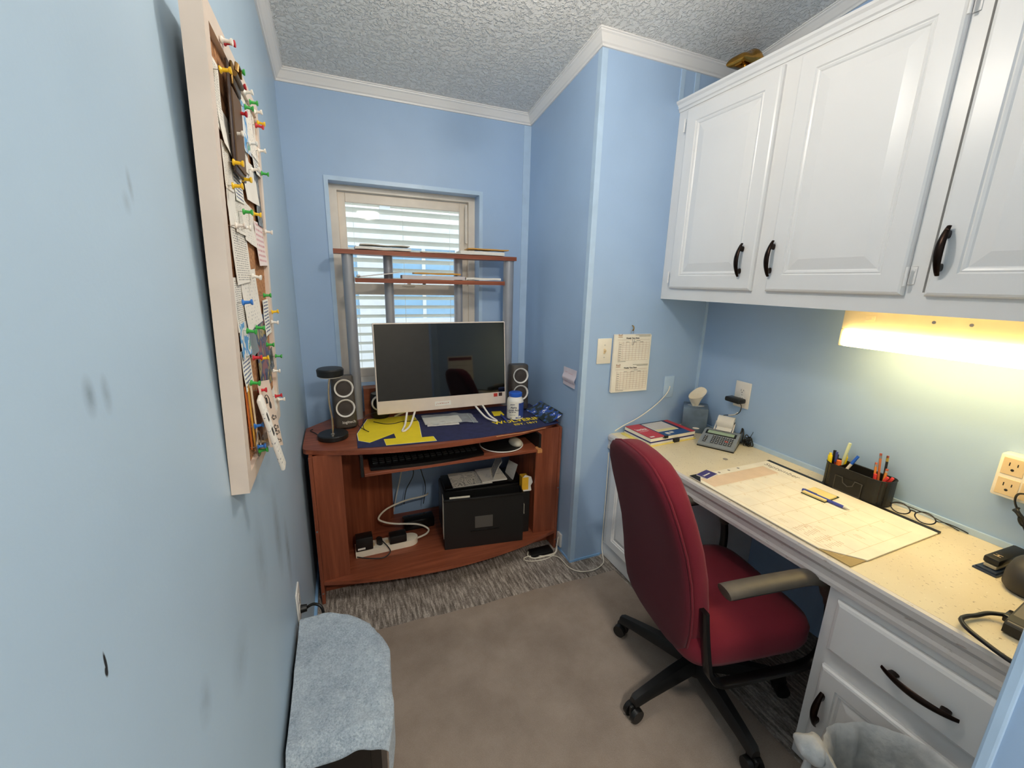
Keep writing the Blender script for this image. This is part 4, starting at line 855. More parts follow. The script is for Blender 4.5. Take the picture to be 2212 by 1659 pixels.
tag(B().sweep(arc((.085, .052, .004), .022, 0, 2 * PI, 28, (1, 0, 0), (0, 1, 0))[:-1], sup(.0012, .0012, 8), None, True, False, None, BDM).build('key_ring', M_steel, None, 60), 'thin steel key ring at the foot of the cork board', 'key ring')
tag(B().sheet(.045, .10, 4, 5, lambda u, v: .012 * math.sin(PI * u) * (1 - .5 * v), .0005, BDM @ Matrix.Translation((.155, .018, .001))).build('clear_sleeve', m_glass('sleeve_film', (230, 230, 226), alpha=.4), None, 60), 'clear plastic sleeve at the foot of the cork board', 'sleeve')
PINS = [(0.826,1.89,"r"),(0.806,1.885,"w"),(0.892,1.880,"g"),(0.776,1.835,"y"),(0.894,1.857,"r"),(0.969,1.875,"w"),(1.02,1.878,"g"),(1.076,1.878,"w"),(0.958,1.85,"g"),(0.882,1.816,"r"),(1.083,1.857,"r"),(1.108,1.870,"y"),(0.835,1.771,"w"),(0.974,1.795,"w"),(1.087,1.81,"w"),(0.811,1.726,"y"),(0.878,1.715,"y"),(0.983,1.751,"w"),(1.108,1.772,"g"),(0.789,1.688,"y"),(0.859,1.661,"g"),(0.953,1.671,"y"),(0.785,1.631,"w"),(0.829,1.634,"w"),(1.100,1.653,"w"),
    (0.897,1.558,"w"),(1.003,1.519,"g"),(0.786,1.515,"b"),(1.105,1.477,"y"),(1.089,1.457,"w"),(0.801,1.47,"g"),(0.886,1.466,"g"),(0.992,1.419,"g"),(1.108,1.376,"g"),(0.831,1.419,"r"),(0.908,1.403,"y"),(1.055,1.35,"w"),(0.793,1.384,"g"),(0.852,1.355,"r"),(1.059,1.289,"r"),(1.108,1.268,"w"),(0.791,1.306,"b"),(0.831,1.264,"t"),(0.794,1.268,"b"),(0.812,1.253,"g")]
PC = {'r': ('red', (200, 40, 52)), 'g': ('green', (60, 170, 72)), 'y': ('yellow', (244, 196, 30)), 'w': ('white', (240, 234, 224)), 'b': ('blue', (50, 122, 206)), 't': ('tan', (206, 186, 150))}
proto = {}
for (y, z, c_) in PINS:
    nm, col = PC[c_]; p = BDM @ V((y - .718, z - 1.219, CK + .0035))
    M_ = Matrix.Translation(p) @ BDM.to_3x3().to_4x4() @ Matrix.Rotation(random.uniform(-.15, .15), 4, 'X') @ Matrix.Rotation(random.uniform(-.15, .15), 4, 'Y')
    if c_ not in proto:
        t = thing('push_pin', nm + ' push pin stuck in the cork board', 'push pin', M=Matrix.Identity(4), group=nm + ' push pins on the cork board')
        B().lathe([(.0048, .006), (.0050, .0075), (.0028, .0095), (.0024, .0165), (.0046, .0185), (.0046, .0205), (.001, .021)], 12).build('head', mat(nm + '_pin', col, .3), t, 40); B().cyl((0, 0, -.003), (0, 0, .0065), .0006, n=6).build('needle', M_steel, t)
        proto[c_] = t
    else: t = dup(proto[c_])
    hit = [q for q in PAP if q[0] - .006 <= y <= q[1] + .006 and q[2] - .006 <= z <= q[3] + .006]
    w_ = hit[-1][6].split(' ') if hit else None
    t['label'] = nm + ' push pin ' + ('through the ' + ' '.join(w_[:11]) if hit else 'stuck in bare cork of the cork board')
    t['group'] = nm + ' push pins on the cork board'
    t.matrix_basis = M_
# ------------------------------------------------------------------ closet wall: switch, form pad, blank plate, note
WF = lambda x, z: frame((x, YC, z), (1, 0, 0), (0, 0, 1))      # faces the room (-y)
sw = thing('light_switch', 'white light switch plate beside the hanging time sheets', 'light switch', (1.262, YC, 1.155))
M_ = WF(1.258, 1.222); B().rbox(-.043, .043, -.066, .066, .0003, .0065, .003, M_).build('plate', M_cream, sw, 40); B().rbox(-.0055, .0055, -.013, .013, .006, .008, .001, M_).build('toggle_frame', M_ivory, sw)
B().rbox(-.004, .004, -.002, .010, .007, .020, .002, M_).build('toggle', M_ivory, sw, 40)
for z in (-.032, .032): B().cyl(M_ @ V((0, z, .006)), M_ @ V((0, z, .0075)), .0028, n=10).build('screw', M_steel, sw)
hp = thing('time_sheet_pad', 'pad of printed time sheets hanging from a binder clip on the closet wall', 'paper pad', (1.43, YC, .995))
HM = WF(1.309, .998) @ Matrix.Rotation(-.012, 4, 'Z'); pw, ph = .238, .306
B().sheet(pw, ph, 8, 8, lambda u, v: .009 + .006 * (1 - v) + .004 * math.sin(PI * u) * v * 0, .0006, HM).build('top_sheet', M_paper2, hp, 60); B().sheet(pw, ph, 4, 4, lambda u, v: .004 + .004 * (1 - v), .003, HM @ Matrix.Translation((-.003, .004, 0))).build('sheets', M_paper, hp, 60)
SM = HM @ Matrix.Rotation(-.0196, 4, 'X') @ Matrix.Translation((0, 0, .0157))
M_brown = mat('sepia_ink', (176, 128, 96), .8)
rects = []; dark = []
for k in (0, 1):
    o = .158 * (1 - k) + .004
    for j in range(9): rects.append((.03, o + .010 + j * .0115, pw - .014, o + .0106 + j * .0115))
    for j in range(9): x = .055 + j * .0215; rects.append((x, o + .010, x + .0006, o + .108))
    for j in range(8): dark.append((.032, o + .013 + j * .0115, .046, o + .0145 + j * .0115))
    rects += [(.03, o + .010, .0306, o + .11), (.02, o + .118, pw - .012, o + .1187)]
    dark += [(.13, o + .142, pw - .008, o + .1435), (.155, o + .136, pw - .008, o + .1375), (.03, o + .0035, .08, o + .005), (.14, o + .112, .165, o + .1135)]
    for x in (.075, .12, .165): dark.append((x, o + .106, x + .02, o + .1075))
    text('heading', 'Weekly Time Sheet', .0105, SM @ Matrix.Translation((.115, o + .1265, .001)), M_inkdark, hp, bold=.0002)
    ink('logo', SM, [(.022, o + .132, .05, o + .134), (.026, o + .1355, .046, o + .1365), (.024, o + .139, .028, o + .148), (.031, o + .139, .035, o + .145), (.038, o + .139, .042, o + .145), (.045, o + .139, .048, o + .149)], M_brown, hp)
ink('form_grid', SM, rects, M_brown, hp); ink('form_print', SM, dark, M_inkdark, hp)
bc = thing('binder_clip', 'black binder clip holding the time sheets on the closet wall', 'binder clip', (1.42, YC, 1.29))
CMx = WF(1.425, 1.288); B().prism([(0.0015, 0), (.016, 0), (.020, .022), (.0015, .022)], -.016, .016, CMx @ Matrix.Rotation(PI / 2, 4, 'Y') @ Matrix.Rotation(PI, 4, 'Z') @ Matrix.Scale(-1, 4, (1, 0, 0))).build('jaw', M_blk, bc)
for sgn, a in ((-1, 0), (1, 0)): B().tube([CMx @ V(p) for p in bez([(-.008, -.002, .021), (-.006, -.022, .022), (-.009, -.034, .022), (-.001, -.036, .022), (.004, -.022, .022), (.007, -.002, .021)] if sgn < 0 else [(-.007, .022, .006), (-.008, .036, .006), (0, .044, .006), (.008, .036, .006), (.007, .022, .006)], 5)], .0010, 6).build('wire_handle', M_steel, bc, 60)
tag(B().tube([CMx @ V(p) for p in bez([(.0, .062, .0), (.0, .060, .010), (.001, .050, .014), (.002, .040, .010), (.001, .037, .005)], 5)], .003, 8).build('wall_hook', mat('aged_brass_hook', (176, 140, 84), .35, .8), None, 60), 'small brass hook screwed into the closet wall above the binder clip', 'hook')
bp_ = thing('blank_plate', 'blue painted wall plate with a wire hole on the closet wall', 'wall plate', (1.715, YC, .935)); M_ = WF(1.714, .999)
B().rbox(-.036, .036, -.063, .063, .0003, .006, .003, M_).build('plate', M_trimblue, bp_, 40); B().cyl(M_ @ V((.006, .0, .0058)), M_ @ V((.006, 0, .0068)), .004, n=12).build('grommet', M_cream, bp_)
tag(B().tube(bez([(1.722, YC - .006, .999), (1.70, YC - .012, .965), (1.65, YC - .014, .92), (1.58, YC - .012, .872), (1.50, YC - .01, .83), (1.42, YC - .008, .80), (1.365, YC - .008, .775)], 8), .0028, 6).build('telephone_wire', M_cream, None, 60), 'cream wire drooping from the blue wall plate to the counter', 'wire')
no = thing('paper_note', 'small folded pink note stuck on the blue nook wall', 'note', (XC, 1.905, 1.015)); NM = frame((XC, 1.975, 1.016), (0, -1, 0), (0, 0, 1))
B().sheet(.138, .098, 6, 8, lambda u, v: .001 + .010 * math.exp(-((v - .42) / .12) ** 2) + .008 * (1 - v) * u, .0006, NM).build('sheet', mat('pink_note_paper', (234, 222, 232), .7), no, 60)
ink('scribble', NM @ Matrix.Translation((0, 0, .008)), [(.03, .075, .055, .0762), (.07, .072, .11, .0732), (.03, .022, .06, .0232), (.07, .02, .10, .0212)], mat('red_scribble', (206, 130, 140), .8), no, .002)

# ------------------------------------------------------------------ right wall outlets
RW = lambda y, z: frame((XR, y, z), (0, -1, 0), (0, 0, 1))      # faces -x
outlet('white wall outlet behind the printing calculator', RW(1.488, 1.011), w=.09, h=.138)
ad = thing('power_adapter', 'flat black adapter plugged into the outlet behind the calculator', 'adapter', (1.92, 1.50, .98)); M_ = RW(1.50, .982)
B().rbox(-.045, .045, -.012, .014, .009, .062, .008, M_).build('body', M_blk, ad, 40)
B().tube(bez([M_ @ V(p) for p in ((.042, -.004, .05), (.055, -.02, .052), (.045, -.055, .048), (.0, -.085, .03), (-.05, -.10, .025), (-.075, -.115, .02), (-.06, -.13, .02))], 6), .002, 6).build('cord', M_blk, ad, 60)
B().tube(bez([M_ @ V(p) for p in ((.032, -.060, .044), (.01, -.078, .035), (-.03, -.094, .028))], 6), .0032, 6).build('twist_tie', M_whitep, ad, 60)
mo_ = thing('outlet_tap', 'cream six outlet adapter block on the wall above the stapler', 'outlet adapter', (1.91, .46, .94)); M_ = RW(.452, 1.005)
B().rbox(-.085, .085, -.07, .07, .0003, .046, .006, M_).build('body', M_cream, mo_, 40)
for r in (-1, 1):
    for c_ in (-1, 0, 1):
        f = B().rbox(-.024 + c_ * .052, .024 + c_ * .052, -.027 + r * .033, .027 + r * .033, .0455, .0475, .001, M_).build('socket', M_ivory, mo_)
        B().box(-.010 + c_ * .052, -.0075 + c_ * .052, r * .033 + .002, r * .033 + .013, .0474, .0478, M_).box(.0075 + c_ * .052, .010 + c_ * .052, r * .033 + .003, r * .033 + .012, .0474, .0478, M_).cyl(M_ @ V((c_ * .052, r * .033 - .010, .0474)), M_ @ V((c_ * .052, r * .033 - .010, .0478)), .004, n=10).build('slots', M_slot, f)
for x, z_ in ((-.03, .016), (-.03, .030)): B().cyl(M_ @ V((x, .0698, z_)), M_ @ V((x, .0715, z_)), .005, n=10).build('indicator', mat('red_indicator', (170, 60, 40), .4), mo_)
bp2 = thing('black_plug', 'black plug and cord in the cream outlet adapter', 'plug', (1.87, .45, .94)); B().rbox(.030, .072, -.048, -.018, .049, .075, .008, M_).build('head', M_blk, bp2, 40)
B().tube(bez([M_ @ V(p) for p in ((.032, -.035, .062), (.002, -.03, .066), (-.022, -.04, .062), (-.024, -.075, .05), (.0, -.12, .04), (.02, -.15, .04))], 6), .003, 6).build('cord', M_blk, bp2, 60)
bd_ = thing('cord_bundle', 'tied bundle of black cord hanging over the stapler', 'cord', (1.88, .44, .80))
for k in range(5): B().tube(bez([(1.90 - .004 * k, .478 - .003 * k, .905 + .004 * k), (1.885 - .004 * k, .462, .90 + .004 * k), (1.87, .44, .875 + .004 * k), (1.86, .42 - .002 * k, .845), (1.86, .405, .80), (1.87, .395, .765)], 5), .004, 6).build('strand', M_blk, bd_, 60)
B().sweep(arc((1.878, .45, .886), .016, 0, 2 * PI, 14, (0, .5, .8), (1, 0, 0))[:-1], sup(.002, .002, 6), None, True).build('tie', M_blk, bd_, 60)

# ------------------------------------------------------------------ on the counter
Z = CZ + .0004
def slab(name, label, cat, M, w, h, t, m, r=.001, rb=True):
    return tag((B().rbox(0, w, 0, h, 0, t, r, M, 1) if rb else B().box(0, w, 0, h, 0, t, M)).build(name, m), label, cat)
FR = lambda x, y, z, a=-.06: frame((x, y, z), (math.cos(a), math.sin(a), 0), (-math.sin(a), math.cos(a), 0))
slab('yellow_folder', 'yellow folder lying flat under the books on the counter', 'folder', FR(1.405, 1.552, Z, .05), .335, .215, .004, mat('yellow_card_folder', (246, 224, 120), .6))
slab('paper_pad', 'thick white pad at the foot of the book pile', 'pad', FR(1.428, 1.562, Z + .0044, .05), .30, .205, .010, M_paper)
slab('blue_notebook', 'dark blue notebook in the book pile on the counter', 'notebook', FR(1.426, 1.564, Z + .0148, .05), .308, .20, .008, mat('indigo_cover', (52, 50, 120), .45))
bk = thing('invoice_book', 'red and blue invoice book on top of the book pile', 'book', (1.62, 1.66, Z + .023)); IM = FR(1.425, 1.562, Z + .0231, .05) @ Matrix.Diagonal((.93, 1, 1, 1))
M_inv = mat('invoice_red', (200, 56, 66), .4); M_invb = mat('invoice_blue', (44, 86, 140), .4); M_invd = mat('invoice_navy', (34, 48, 84), .4)
B().rbox(0, .335, 0, .20, 0, .018, .001, IM, 1).build('pages', M_paper2, bk); B().box(-.001, .336, -.001, .201, .018, .0188, IM).build('cover', M_invd, bk)
ink('red_panel', IM, [(0, 0, .105, .20), (.30, 0, .335, .20)], M_inv, bk, .0189); ink('blue_panel', IM, [(.112, .0, .298, .055)], M_invb, bk, .0189)
ink('form_picture', IM, [(.115, .06, .275, .19)], M_paper, bk, .0190); ink('form_tint', IM, [(.12, .092, .268, .186)], mat('form_grey', (214, 206, 200), .6), bk, .0193); ink('form_foot', IM, [(.12, .064, .268, .09)], mat('form_cream', (238, 222, 160), .6), bk, .0193)
text('lettering', 'Invoice', .042, IM @ Matrix.Translation((.05, .125, .0192)) @ Matrix.Rotation(0, 4, 'Z'), M_whitep, bk, sx=.62, bold=.0006)
ink('small_print', IM, [(.015, .10, .085, .1015), (.015, .094, .075, .0955), (.012, .012, .042, .024), (.14, .02, .165, .04), (.172, .025, .20, .042), (.14, .012, .16, .016)], M_whitep, bk, .0192)
clp = thing('binder_clip', 'small black binder clip on the edge of the blue notebook', 'binder clip', (1.63, 1.558, Z + .01)); B().box(.165, .205, -.010, .004, -.0215, -.002, IM).build('jaw', M_blk, clp); 
clp = thing('binder_clip', 'small black clip on the corner of the invoice book', 'binder clip', (1.56, 1.556, Z + .03)); B().box(.095, .118, -.008, .0005, .010, .022, IM).box(.082, .096, -.006, -.004, .013, .017, IM).build('jaw', M_blk, clp)
# tissue box
tb = thing('tissue_box', 'slate blue tissue box standing in the counter corner', 'tissue box', (1.86, 1.722, Z)); TM = FR(1.812, 1.772, Z, -.78)
M_tis = mat('slate_blue_marbled', (104, 122, 140), .5, var=(9, .35))
TMc = TR((1.842, 1.693, Z), -.785); hw = .064
B().rbox(-hw, hw, -hw, hw, 0, .142, .003, TMc).build('carton', M_tis, tb, 40); B().prism(sup(.044, .024, 24, 2), .1421, .143, TMc).build('film', m_glass('tissue_film', (225, 230, 232), alpha=.5), tb)
B().prism(sup(.018, .005, 14, 2), 0, .0006, TMc @ frame((.012, -hw, .028), (1, 0, 0), (0, 0, 1))).build('mark', M_whitep, tb)
tis = []
for j in range(8):
    v = j / 7; ring = []
    for i in range(20):
        a = 2 * PI * i / 20; r = .014 + .048 * v + .007 * math.sin(3 * a + 2 * v); ring.append((r * math.cos(a) * 1.05, r * math.sin(a) * .45, .136 + .098 * v * (.75 + .25 * math.cos(a - .6)) + .008 * math.sin(2 * a) * v))
    tis.append(ring)
B().loft(tis, False, True, TMc @ Matrix.Rotation(.9, 4, 'Z')).build('tissue', mat('white_tissue', (242, 232, 214), .8), tb, 80)
# printing calculator
ca = thing('printing_calculator', 'grey printing calculator with a paper roll on the counter', 'calculator', (1.80, 1.50, Z))
KM = frame((1.672, 1.497, Z), (.085, -.145, 0), (.145, .085, 0))     # x across the keys, y towards the roll
KW, KH = .170, .20
side = [(0, 0), (KH, 0), (KH, .045), (KH - .06, .052), (.01, .020), (0, .014)]
B().loft([[(x, y, z) for y, z in side] for x in (0, KW)], M=KM).build('case', mat('calculator_grey', (146, 152, 156), .4), ca)
B().box(-.001, KW + .001, -.001, KH, .0, .006, KM).build('base', M_blk, ca)
sl_ = math.atan2(.032, KH - .07); KF = KM @ Matrix.Translation((0, .01, .020)) @ Matrix.Rotation(sl_, 4, 'X')
B().rbox(.012, KW - .012, .092, .132, .0002, .003, .002, KF).build('display_bezel', M_blk, ca, 40); B().box(.022, KW - .022, .098, .126, .003, .0036, KF).build('display', mat('lcd_green', (170, 190, 160), .25), ca)
keys = []
M_kd = mat('dark_key', (78, 82, 88), .45)
kd = None
for r in range(5):
    for c_ in range(7):
        if c_ == 1 or (r == 4 and c_ == 0): continue
        x, y = .018 + c_ * .0205 + (0 if c_ == 0 else -.004), .008 + r * .0155; red = (c_, r) in ((0, 0), (5, 2))
        p = KF @ V((x, y, .0003))
        if kd is None: kd = B().rbox(0, .0155, 0, .011, 0, .005, .0015, KF @ Matrix.Translation((x, y, .0003)), 1).build('key', M_kd, ca, 40); p0 = p
        elif red: B().rbox(0, .0155, 0, .011, 0, .005, .0015, KF @ Matrix.Translation((x, y, .0003)), 1).build('key', mat('red_key', (190, 70, 60), .4), ca, 40)
        else: q = kd.copy(); COL.objects.link(q); q.location = kd.location + (p - p0)
ink('key_legends', KF, [(.018 + c_ * .0205 + (.0055 if c_ == 0 else .0015), .0115 + r * .0155, .018 + c_ * .0205 + (.0105 if c_ == 0 else .0065), .0155 + r * .0155) for r in range(5) for c_ in (0, 2, 3, 4, 5, 6) if not (r == 4 and c_ == 0)], M_whitep, ca, .0054)['kind'] = 'stuff'
B().cyl(KM @ V((.045, KH + .022, .085)), KM @ V((.125, KH + .022, .085)), .034, n=28).build('paper_roll', M_paper, ca, 40)
B().cyl(KM @ V((.125, KH + .022, .085)), KM @ V((.1275, KH + .022, .085)), .008, n=14).build('roll_core', M_slot, ca)
for x in (.038, .128): B().sweep([KM @ V((x, KH - .03, .040)), KM @ V((x, KH + .0, .065)), KM @ V((x, KH + .022, .085))], sup(.003, .003, 8)).build('roll_arm', M_whitep, ca)
B().sheet(.075, .05, 6, 6, lambda u, v: .002 + .022 * v * v, .0005, KM @ Matrix.Translation((.047, KH - .035, .050))).build('paper_tongue', M_paper, ca, 60)
B().tube(bez([KM @ V(p) for p in ((.15, KH - .02, .02), (.165, KH + .0, .05), (.168, KH + .015, .075), (.178, KH - .01, .05), (.18, KH - .03, .008))], 6), .004, 8).build('lead', M_blk, ca, 60)
tc = thing('cord_tangle', 'tangled thin black cord beside the printing calculator', 'cord', (1.885, 1.425, Z)); pts = []
random.seed(3)
for i in range(26): pts.append((1.908 + random.uniform(-.02, .018), 1.395 + random.uniform(-.026, .026), Z + .004 + random.uniform(0, .05) * (1 if i % 3 else .2)))
B().tube(bez(pts, 5), .0024, 6).build('cord', M_blk, tc, 60); B().tube(bez([(1.90, 1.40, Z + .02), (1.905, 1.385, Z + .05), (1.91, 1.375, Z + .085)], 5), .0012, 6).build('tie_wire', M_blk, tc, 60)
# desk pad calendar
dp = thing('desk_pad', 'large monthly calendar desk pad in a black holder on the counter', 'desk pad', (1.59, .91, Z))
B().box(1.353, 1.826, .612, 1.216, Z, Z + .002).build('backing', M_blk, dp); B().box(1.826, 1.846, .600, 1.225, Z, Z + .0062).build('holder_bar', M_blk, dp)
B().prism([(1.350, 1.225), (1.350, 1.165), (1.41, 1.225)], Z + .0062, Z + .0075).build('holder_corner', M_blk, dp); B().prism([(1.350, .600), (1.425, .600), (1.350, .70)], Z + .0002, Z + .003).build('card_corner', mat('tan_backing_board', (176, 152, 104), .7), dp)
DM = frame((1.350, 1.222, Z + .0022), (0, -1, 0), (1, 0, 0)); DW, DH = .624, .4755
pg_ = [(0, 0), (.53, 0), (DW, .078), (DW - .002, DH), (0, DH)]
B().prism(pg_, 0, .0036, DM).build('pages', M_paper2, dp)
cg = []
for i in range(8): cg.append((.035 + i * .0785, .018, .0358 + i * .0785, .40))
for j in range(6): cg.append((.035, .018 + j * .0735, .585, .0187 + j * .0735))
for i in range(7):
    for j in range(5):
        x, y = .035 + i * .0785, .018 + j * .0735; cg.append((x + .004, y + .062, x + .012, y + .065))
        if (i * 3 + j * 5) % 4 == 0: cg += [(x + .02, y + .03, x + .05, y + .0315), (x + .018, y + .022, x + .044, y + .0232)]
M_fade = mat('faded_calendar_ink', (222, 198, 160), .8)
ink('calendar_grid', DM, cg, M_fade, dp, .0037)
ink('shaded_squares', DM, [(.036, .02, .11, .40)], mat('calendar_shade', (232, 206, 178), .8), dp, .0036)
hw_ = []
random.seed(11)
for j in range(7):
    x = .44 + .01 * j * 0
    for k in range(4): hw_.append((.42 + k * .035 + random.uniform(0, .006), .035 + j * .0105, .42 + k * .035 + random.uniform(.016, .03), .0365 + j * .0105))
ink('handwritten_notes', DM, hw_, mat('pink_brown_ink', (206, 160, 132), .8), dp, .0038)
text('lettering', 'September', .040, DM @ Matrix.Translation((.10, .435, .0038)), M_inkgrey, dp, sx=.9)
cdh = thing('card_stack', 'short stack of purple and white cards tucked in the desk pad corner', 'cards', (1.43, 1.19, Z + .006)); KD = FR(1.392, 1.168, Z + .0066, .25)
B().box(0, .085, 0, .05, 0, .003, KD).build('white_cards', M_paper, cdh); B().box(.002, .083, .003, .052, .0031, .004, KD).build('top_card', mat('purple_card', (70, 62, 124), .45), cdh); ink('print', KD, [(.018, .022, .062, .028), (.012, .02, .016, .03)], M_whitep, cdh, .0042)
for x, y in ((1.50, 1.205), (1.56, 1.207), (1.62, 1.209)): B().cyl((x, y, Z + .0060), (x, y, Z + .0064), .006, n=12).build('ring_hole', M_inkgrey, dp)
st = thing('sticky_pad', 'yellow note pad in a dark holder on the desk pad', 'note pad', (1.71, .91, Z + .006)); KN = FR(1.665, .868, Z + .0064, .07)
B().box(0, .10, -.002, .085, 0, .003, KN).build('holder', mat('dark_green_holder', (24, 52, 34), .5), st); B().box(.002, .085, 0, .083, .0031, .009, KN).build('notes', mat('pale_yellow_notes', (244, 220, 150), .7), st)
pen('ballpoint_pen', (1.690, .795, Z + .0125), (1.682, .962, Z + .0125), .006, mat('royal_blue_pen', (66, 80, 168), .3), 'blue click pen lying on the desk calendar', tip=M_steel)
# mesh organizer
og = thing('mesh_organizer', 'black wire mesh desk organizer with three compartments by the wall', 'organizer', (1.88, .88, Z)); M_mesh = m_mesh()
def orgpoly(k=0.):
    L0, L1, X0, X1 = .768 + k, .995 - k, 1.832 + k, 1.922 - k; r = .042
    pts = []
    for cx, cy, a0 in ((X0 + r, L0 + r, PI), (X1 - r * .6, L0 + r * .6, 1.5 * PI), (X1 - r * .6, L1 - r * .6, 0), (X0 + r, L1 - r, PI / 2)):
        q = r if cx < 1.89 else r * .6
        for i in range(7): a = a0 + PI / 2 * i / 6; pts.append((cx + (q - k) * math.cos(a), cy + (q - k) * math.sin(a)))
    return pts
op = orgpoly(); H = .103
def wall_h(y): return H if (y > .945 or y < .825) else H - .012
B().loft([[(x, y, Z + .0005) for x, y in op], [(x, y, Z + wall_h(y)) for x, y in op], [(x, y, Z + wall_h(y)) for x, y in orgpoly(.002)], [(x, y, Z + .0005) for x, y in orgpoly(.002)]], False).build('mesh_wall', M_mesh, og)
B().tube([(x, y, Z + wall_h(y)) for x, y in op], .0022, 6, True).build('rim', M_blk, og, 60); B().tube([(x, y, Z + .0025) for x, y in op], .0022, 6, True).build('foot_rim', M_blk, og, 60); B().prism(orgpoly(.003), Z + .0005, Z + .002).build('floor_panel', M_blk, og)
for y in (.832, .94): B().box(1.835, 1.92, y, y + .0015, Z + .0025, Z + H - .004).build('divider', M_mesh, og)
B().rbox(1.8295, 1.8318, .84, .935, Z + .008, Z + .066, .001).build('drawer_front', M_mesh, og); B().tube([(1.829, y, z) for y, z in ((.84, Z + .066), (.84, Z + .008), (.935, Z + .008), (.935, Z + .066), (.91, Z + .066), (.905, Z + .045), (.8875, Z + .036), (.87, Z + .045), (.865, Z + .066))], .0022, 6, True).build('drawer_rim', mat('grey_wire', (70, 66, 62), .4), og)
B().box(1.836, 1.918, .836, .938, Z + .070, Z + .0715).build('tray', M_mesh, og)
def stick(name, label, cat, a, b_, r, m, cap=None, tip=None, n=10, parts=()):
    a, b_ = V(a), V(b_); d = (b_ - a).normalized(); L = (b_ - a).length
    t = thing(name, label, cat, a); B().cyl(a, a + d * L * (1 - (.3 if cap else 0)), r, n=n).build('barrel', m, t, 50)
    if cap: B().cyl(a + d * L * .7, b_, r * 1.08, r * .95, n=n).build('cap', cap, t, 50)
    for (f0, f1, k, mm, nm) in parts: B().cyl(a + d * L * f0, a + d * L * f1, r * k, n=n).build(nm, mm, t, 50)
    return t
zb = Z + .004
Y_ = mat('highlighter_yellow', (250, 222, 30), .4); K_ = M_blk; O_ = mat('orange_marker', (244, 120, 50), .4); U_ = mat('bright_blue_cap', (40, 100, 210), .35)
stick('highlighter', 'yellow highlighter at the near end of the mesh organizer', 'highlighter', (1.858, .978, zb), (1.852, .981, zb + .125), .008, Y_, parts=((.99, 1.08, .6, Y_, 'cap_end'),))
stick('highlighter', 'second yellow highlighter behind the pens in the mesh organizer', 'highlighter', (1.905, .962, zb), (1.912, .955, zb + .12), .008, Y_, parts=((.99, 1.08, .6, Y_, 'cap_end'),))
stick('black_marker', 'tall black marker behind the yellow highlighter', 'marker', (1.885, .978, zb), (1.885, .985, zb + .140), .006, K_, K_); stick('black_marker', 'short black marker beside the ballpoint pens', 'marker', (1.872, .962, zb), (1.876, .968, zb + .130), .005, K_, K_)
stick('orange_marker', 'orange marker in the mesh organizer', 'marker', (1.866, .952, zb), (1.864, .951, zb + .112), .009, O_, O_)
stick('ballpoint_pen', 'maroon and blue ballpoint pen in the mesh organizer', 'pen', (1.872, .962, zb + .001), (1.868, .968, zb + .142), .005, mat('maroon_pen', (130, 40, 60), .35), mat('pen_blue', (56, 70, 140), .35))
stick('plastic_ruler', 'pale green plastic strip standing in the mesh organizer', 'ruler', (1.892, .965, zb), (1.900, .945, zb + .185), .006, mat('pale_green_plastic', (226, 234, 190), .4), n=4)
stick('blue_pen', 'bright blue capped pen leaning from the mesh organizer', 'pen', (1.865, .948, zb + .02), (1.895, .905, zb + .145), .0055, M_whitep, U_)
PN = mat('orange_pencil', (222, 140, 60), .45); ER = mat('pink_eraser', (226, 128, 110), .7); FE = mat('gold_ferrule', (226, 190, 90), .3, .8)
stick('pencil', 'tall brown pencil in the mesh organizer', 'pencil', (1.872, .805, zb), (1.880, .829, zb + .190), .004, mat('brown_pencil', (196, 112, 66), .45), n=6, parts=((.90, .955, 1.05, M_steel, 'ferrule'), (.955, 1., 1., ER, 'eraser')))
stick('pencil', 'black pencil with a gold ferrule in the mesh organizer', 'pencil', (1.885, .80, zb), (1.894, .812, zb + .185), .004, K_, n=6, parts=((.88, .955, 1.05, FE, 'ferrule'), (.955, 1., 1., ER, 'eraser')))
stick('pencil', 'orange pencil beside the red pens', 'pencil', (1.862, .815, zb), (1.864, .829, zb + .155), .004, PN, n=6, parts=((.90, .955, 1.05, M_steel, 'ferrule'), (.955, 1., 1., ER, 'eraser')))
stick('pencil', 'short stub pencil between the red pens', 'pencil', (1.872, .800, zb), (1.876, .797, zb + .14), .0045, PN, n=6, parts=((.90, .955, 1.05, M_steel, 'ferrule'), (.955, 1., 1., ER, 'eraser')))
R_ = mat('red_pen', (226, 62, 62), .35)
stick('red_pen', 'red pen leaning toward the tray of the mesh organizer', 'pen', (1.853, .812, zb), (1.852, .818, zb + .115), .0055, R_, R_); stick('red_pen', 'red pen leaning out over the organizer rim', 'pen', (1.856, .823, zb), (1.862, .783, zb + .115), .0055, R_, R_); stick('red_pen', 'red pen at the far end of the mesh organizer', 'pen', (1.868, .82, zb), (1.872, .772, zb + .115), .0055, R_, R_)
tag(B().tube([(x, y, Z + .0745 + .003 * math.sin(5 * i)) for i, (x, y) in enumerate([(1.868 + .022 * math.cos(a), .915 + .020 * math.sin(a)) for a in [2 * PI * k / 18 for k in range(18)]])], .0016, 6, True).build('rubber_band', mat('tan_rubber', (214, 176, 120), .6), None, 60), 'tan rubber band loop on the organizer tray', 'rubber band')
tag(B().tube(bez([(1.888, .93, Z + .0745), (1.893, .90, Z + .0755), (1.896, .87, Z + .0745), (1.893, .845, Z + .0745), (1.888, .87, Z + .0745), (1.884, .90, Z + .0745)], 5, True), .0014, 6, True).build('rubber_band', MATS['tan_rubber'], None, 60), 'long thin rubber band stretched along the organizer tray', 'rubber band')
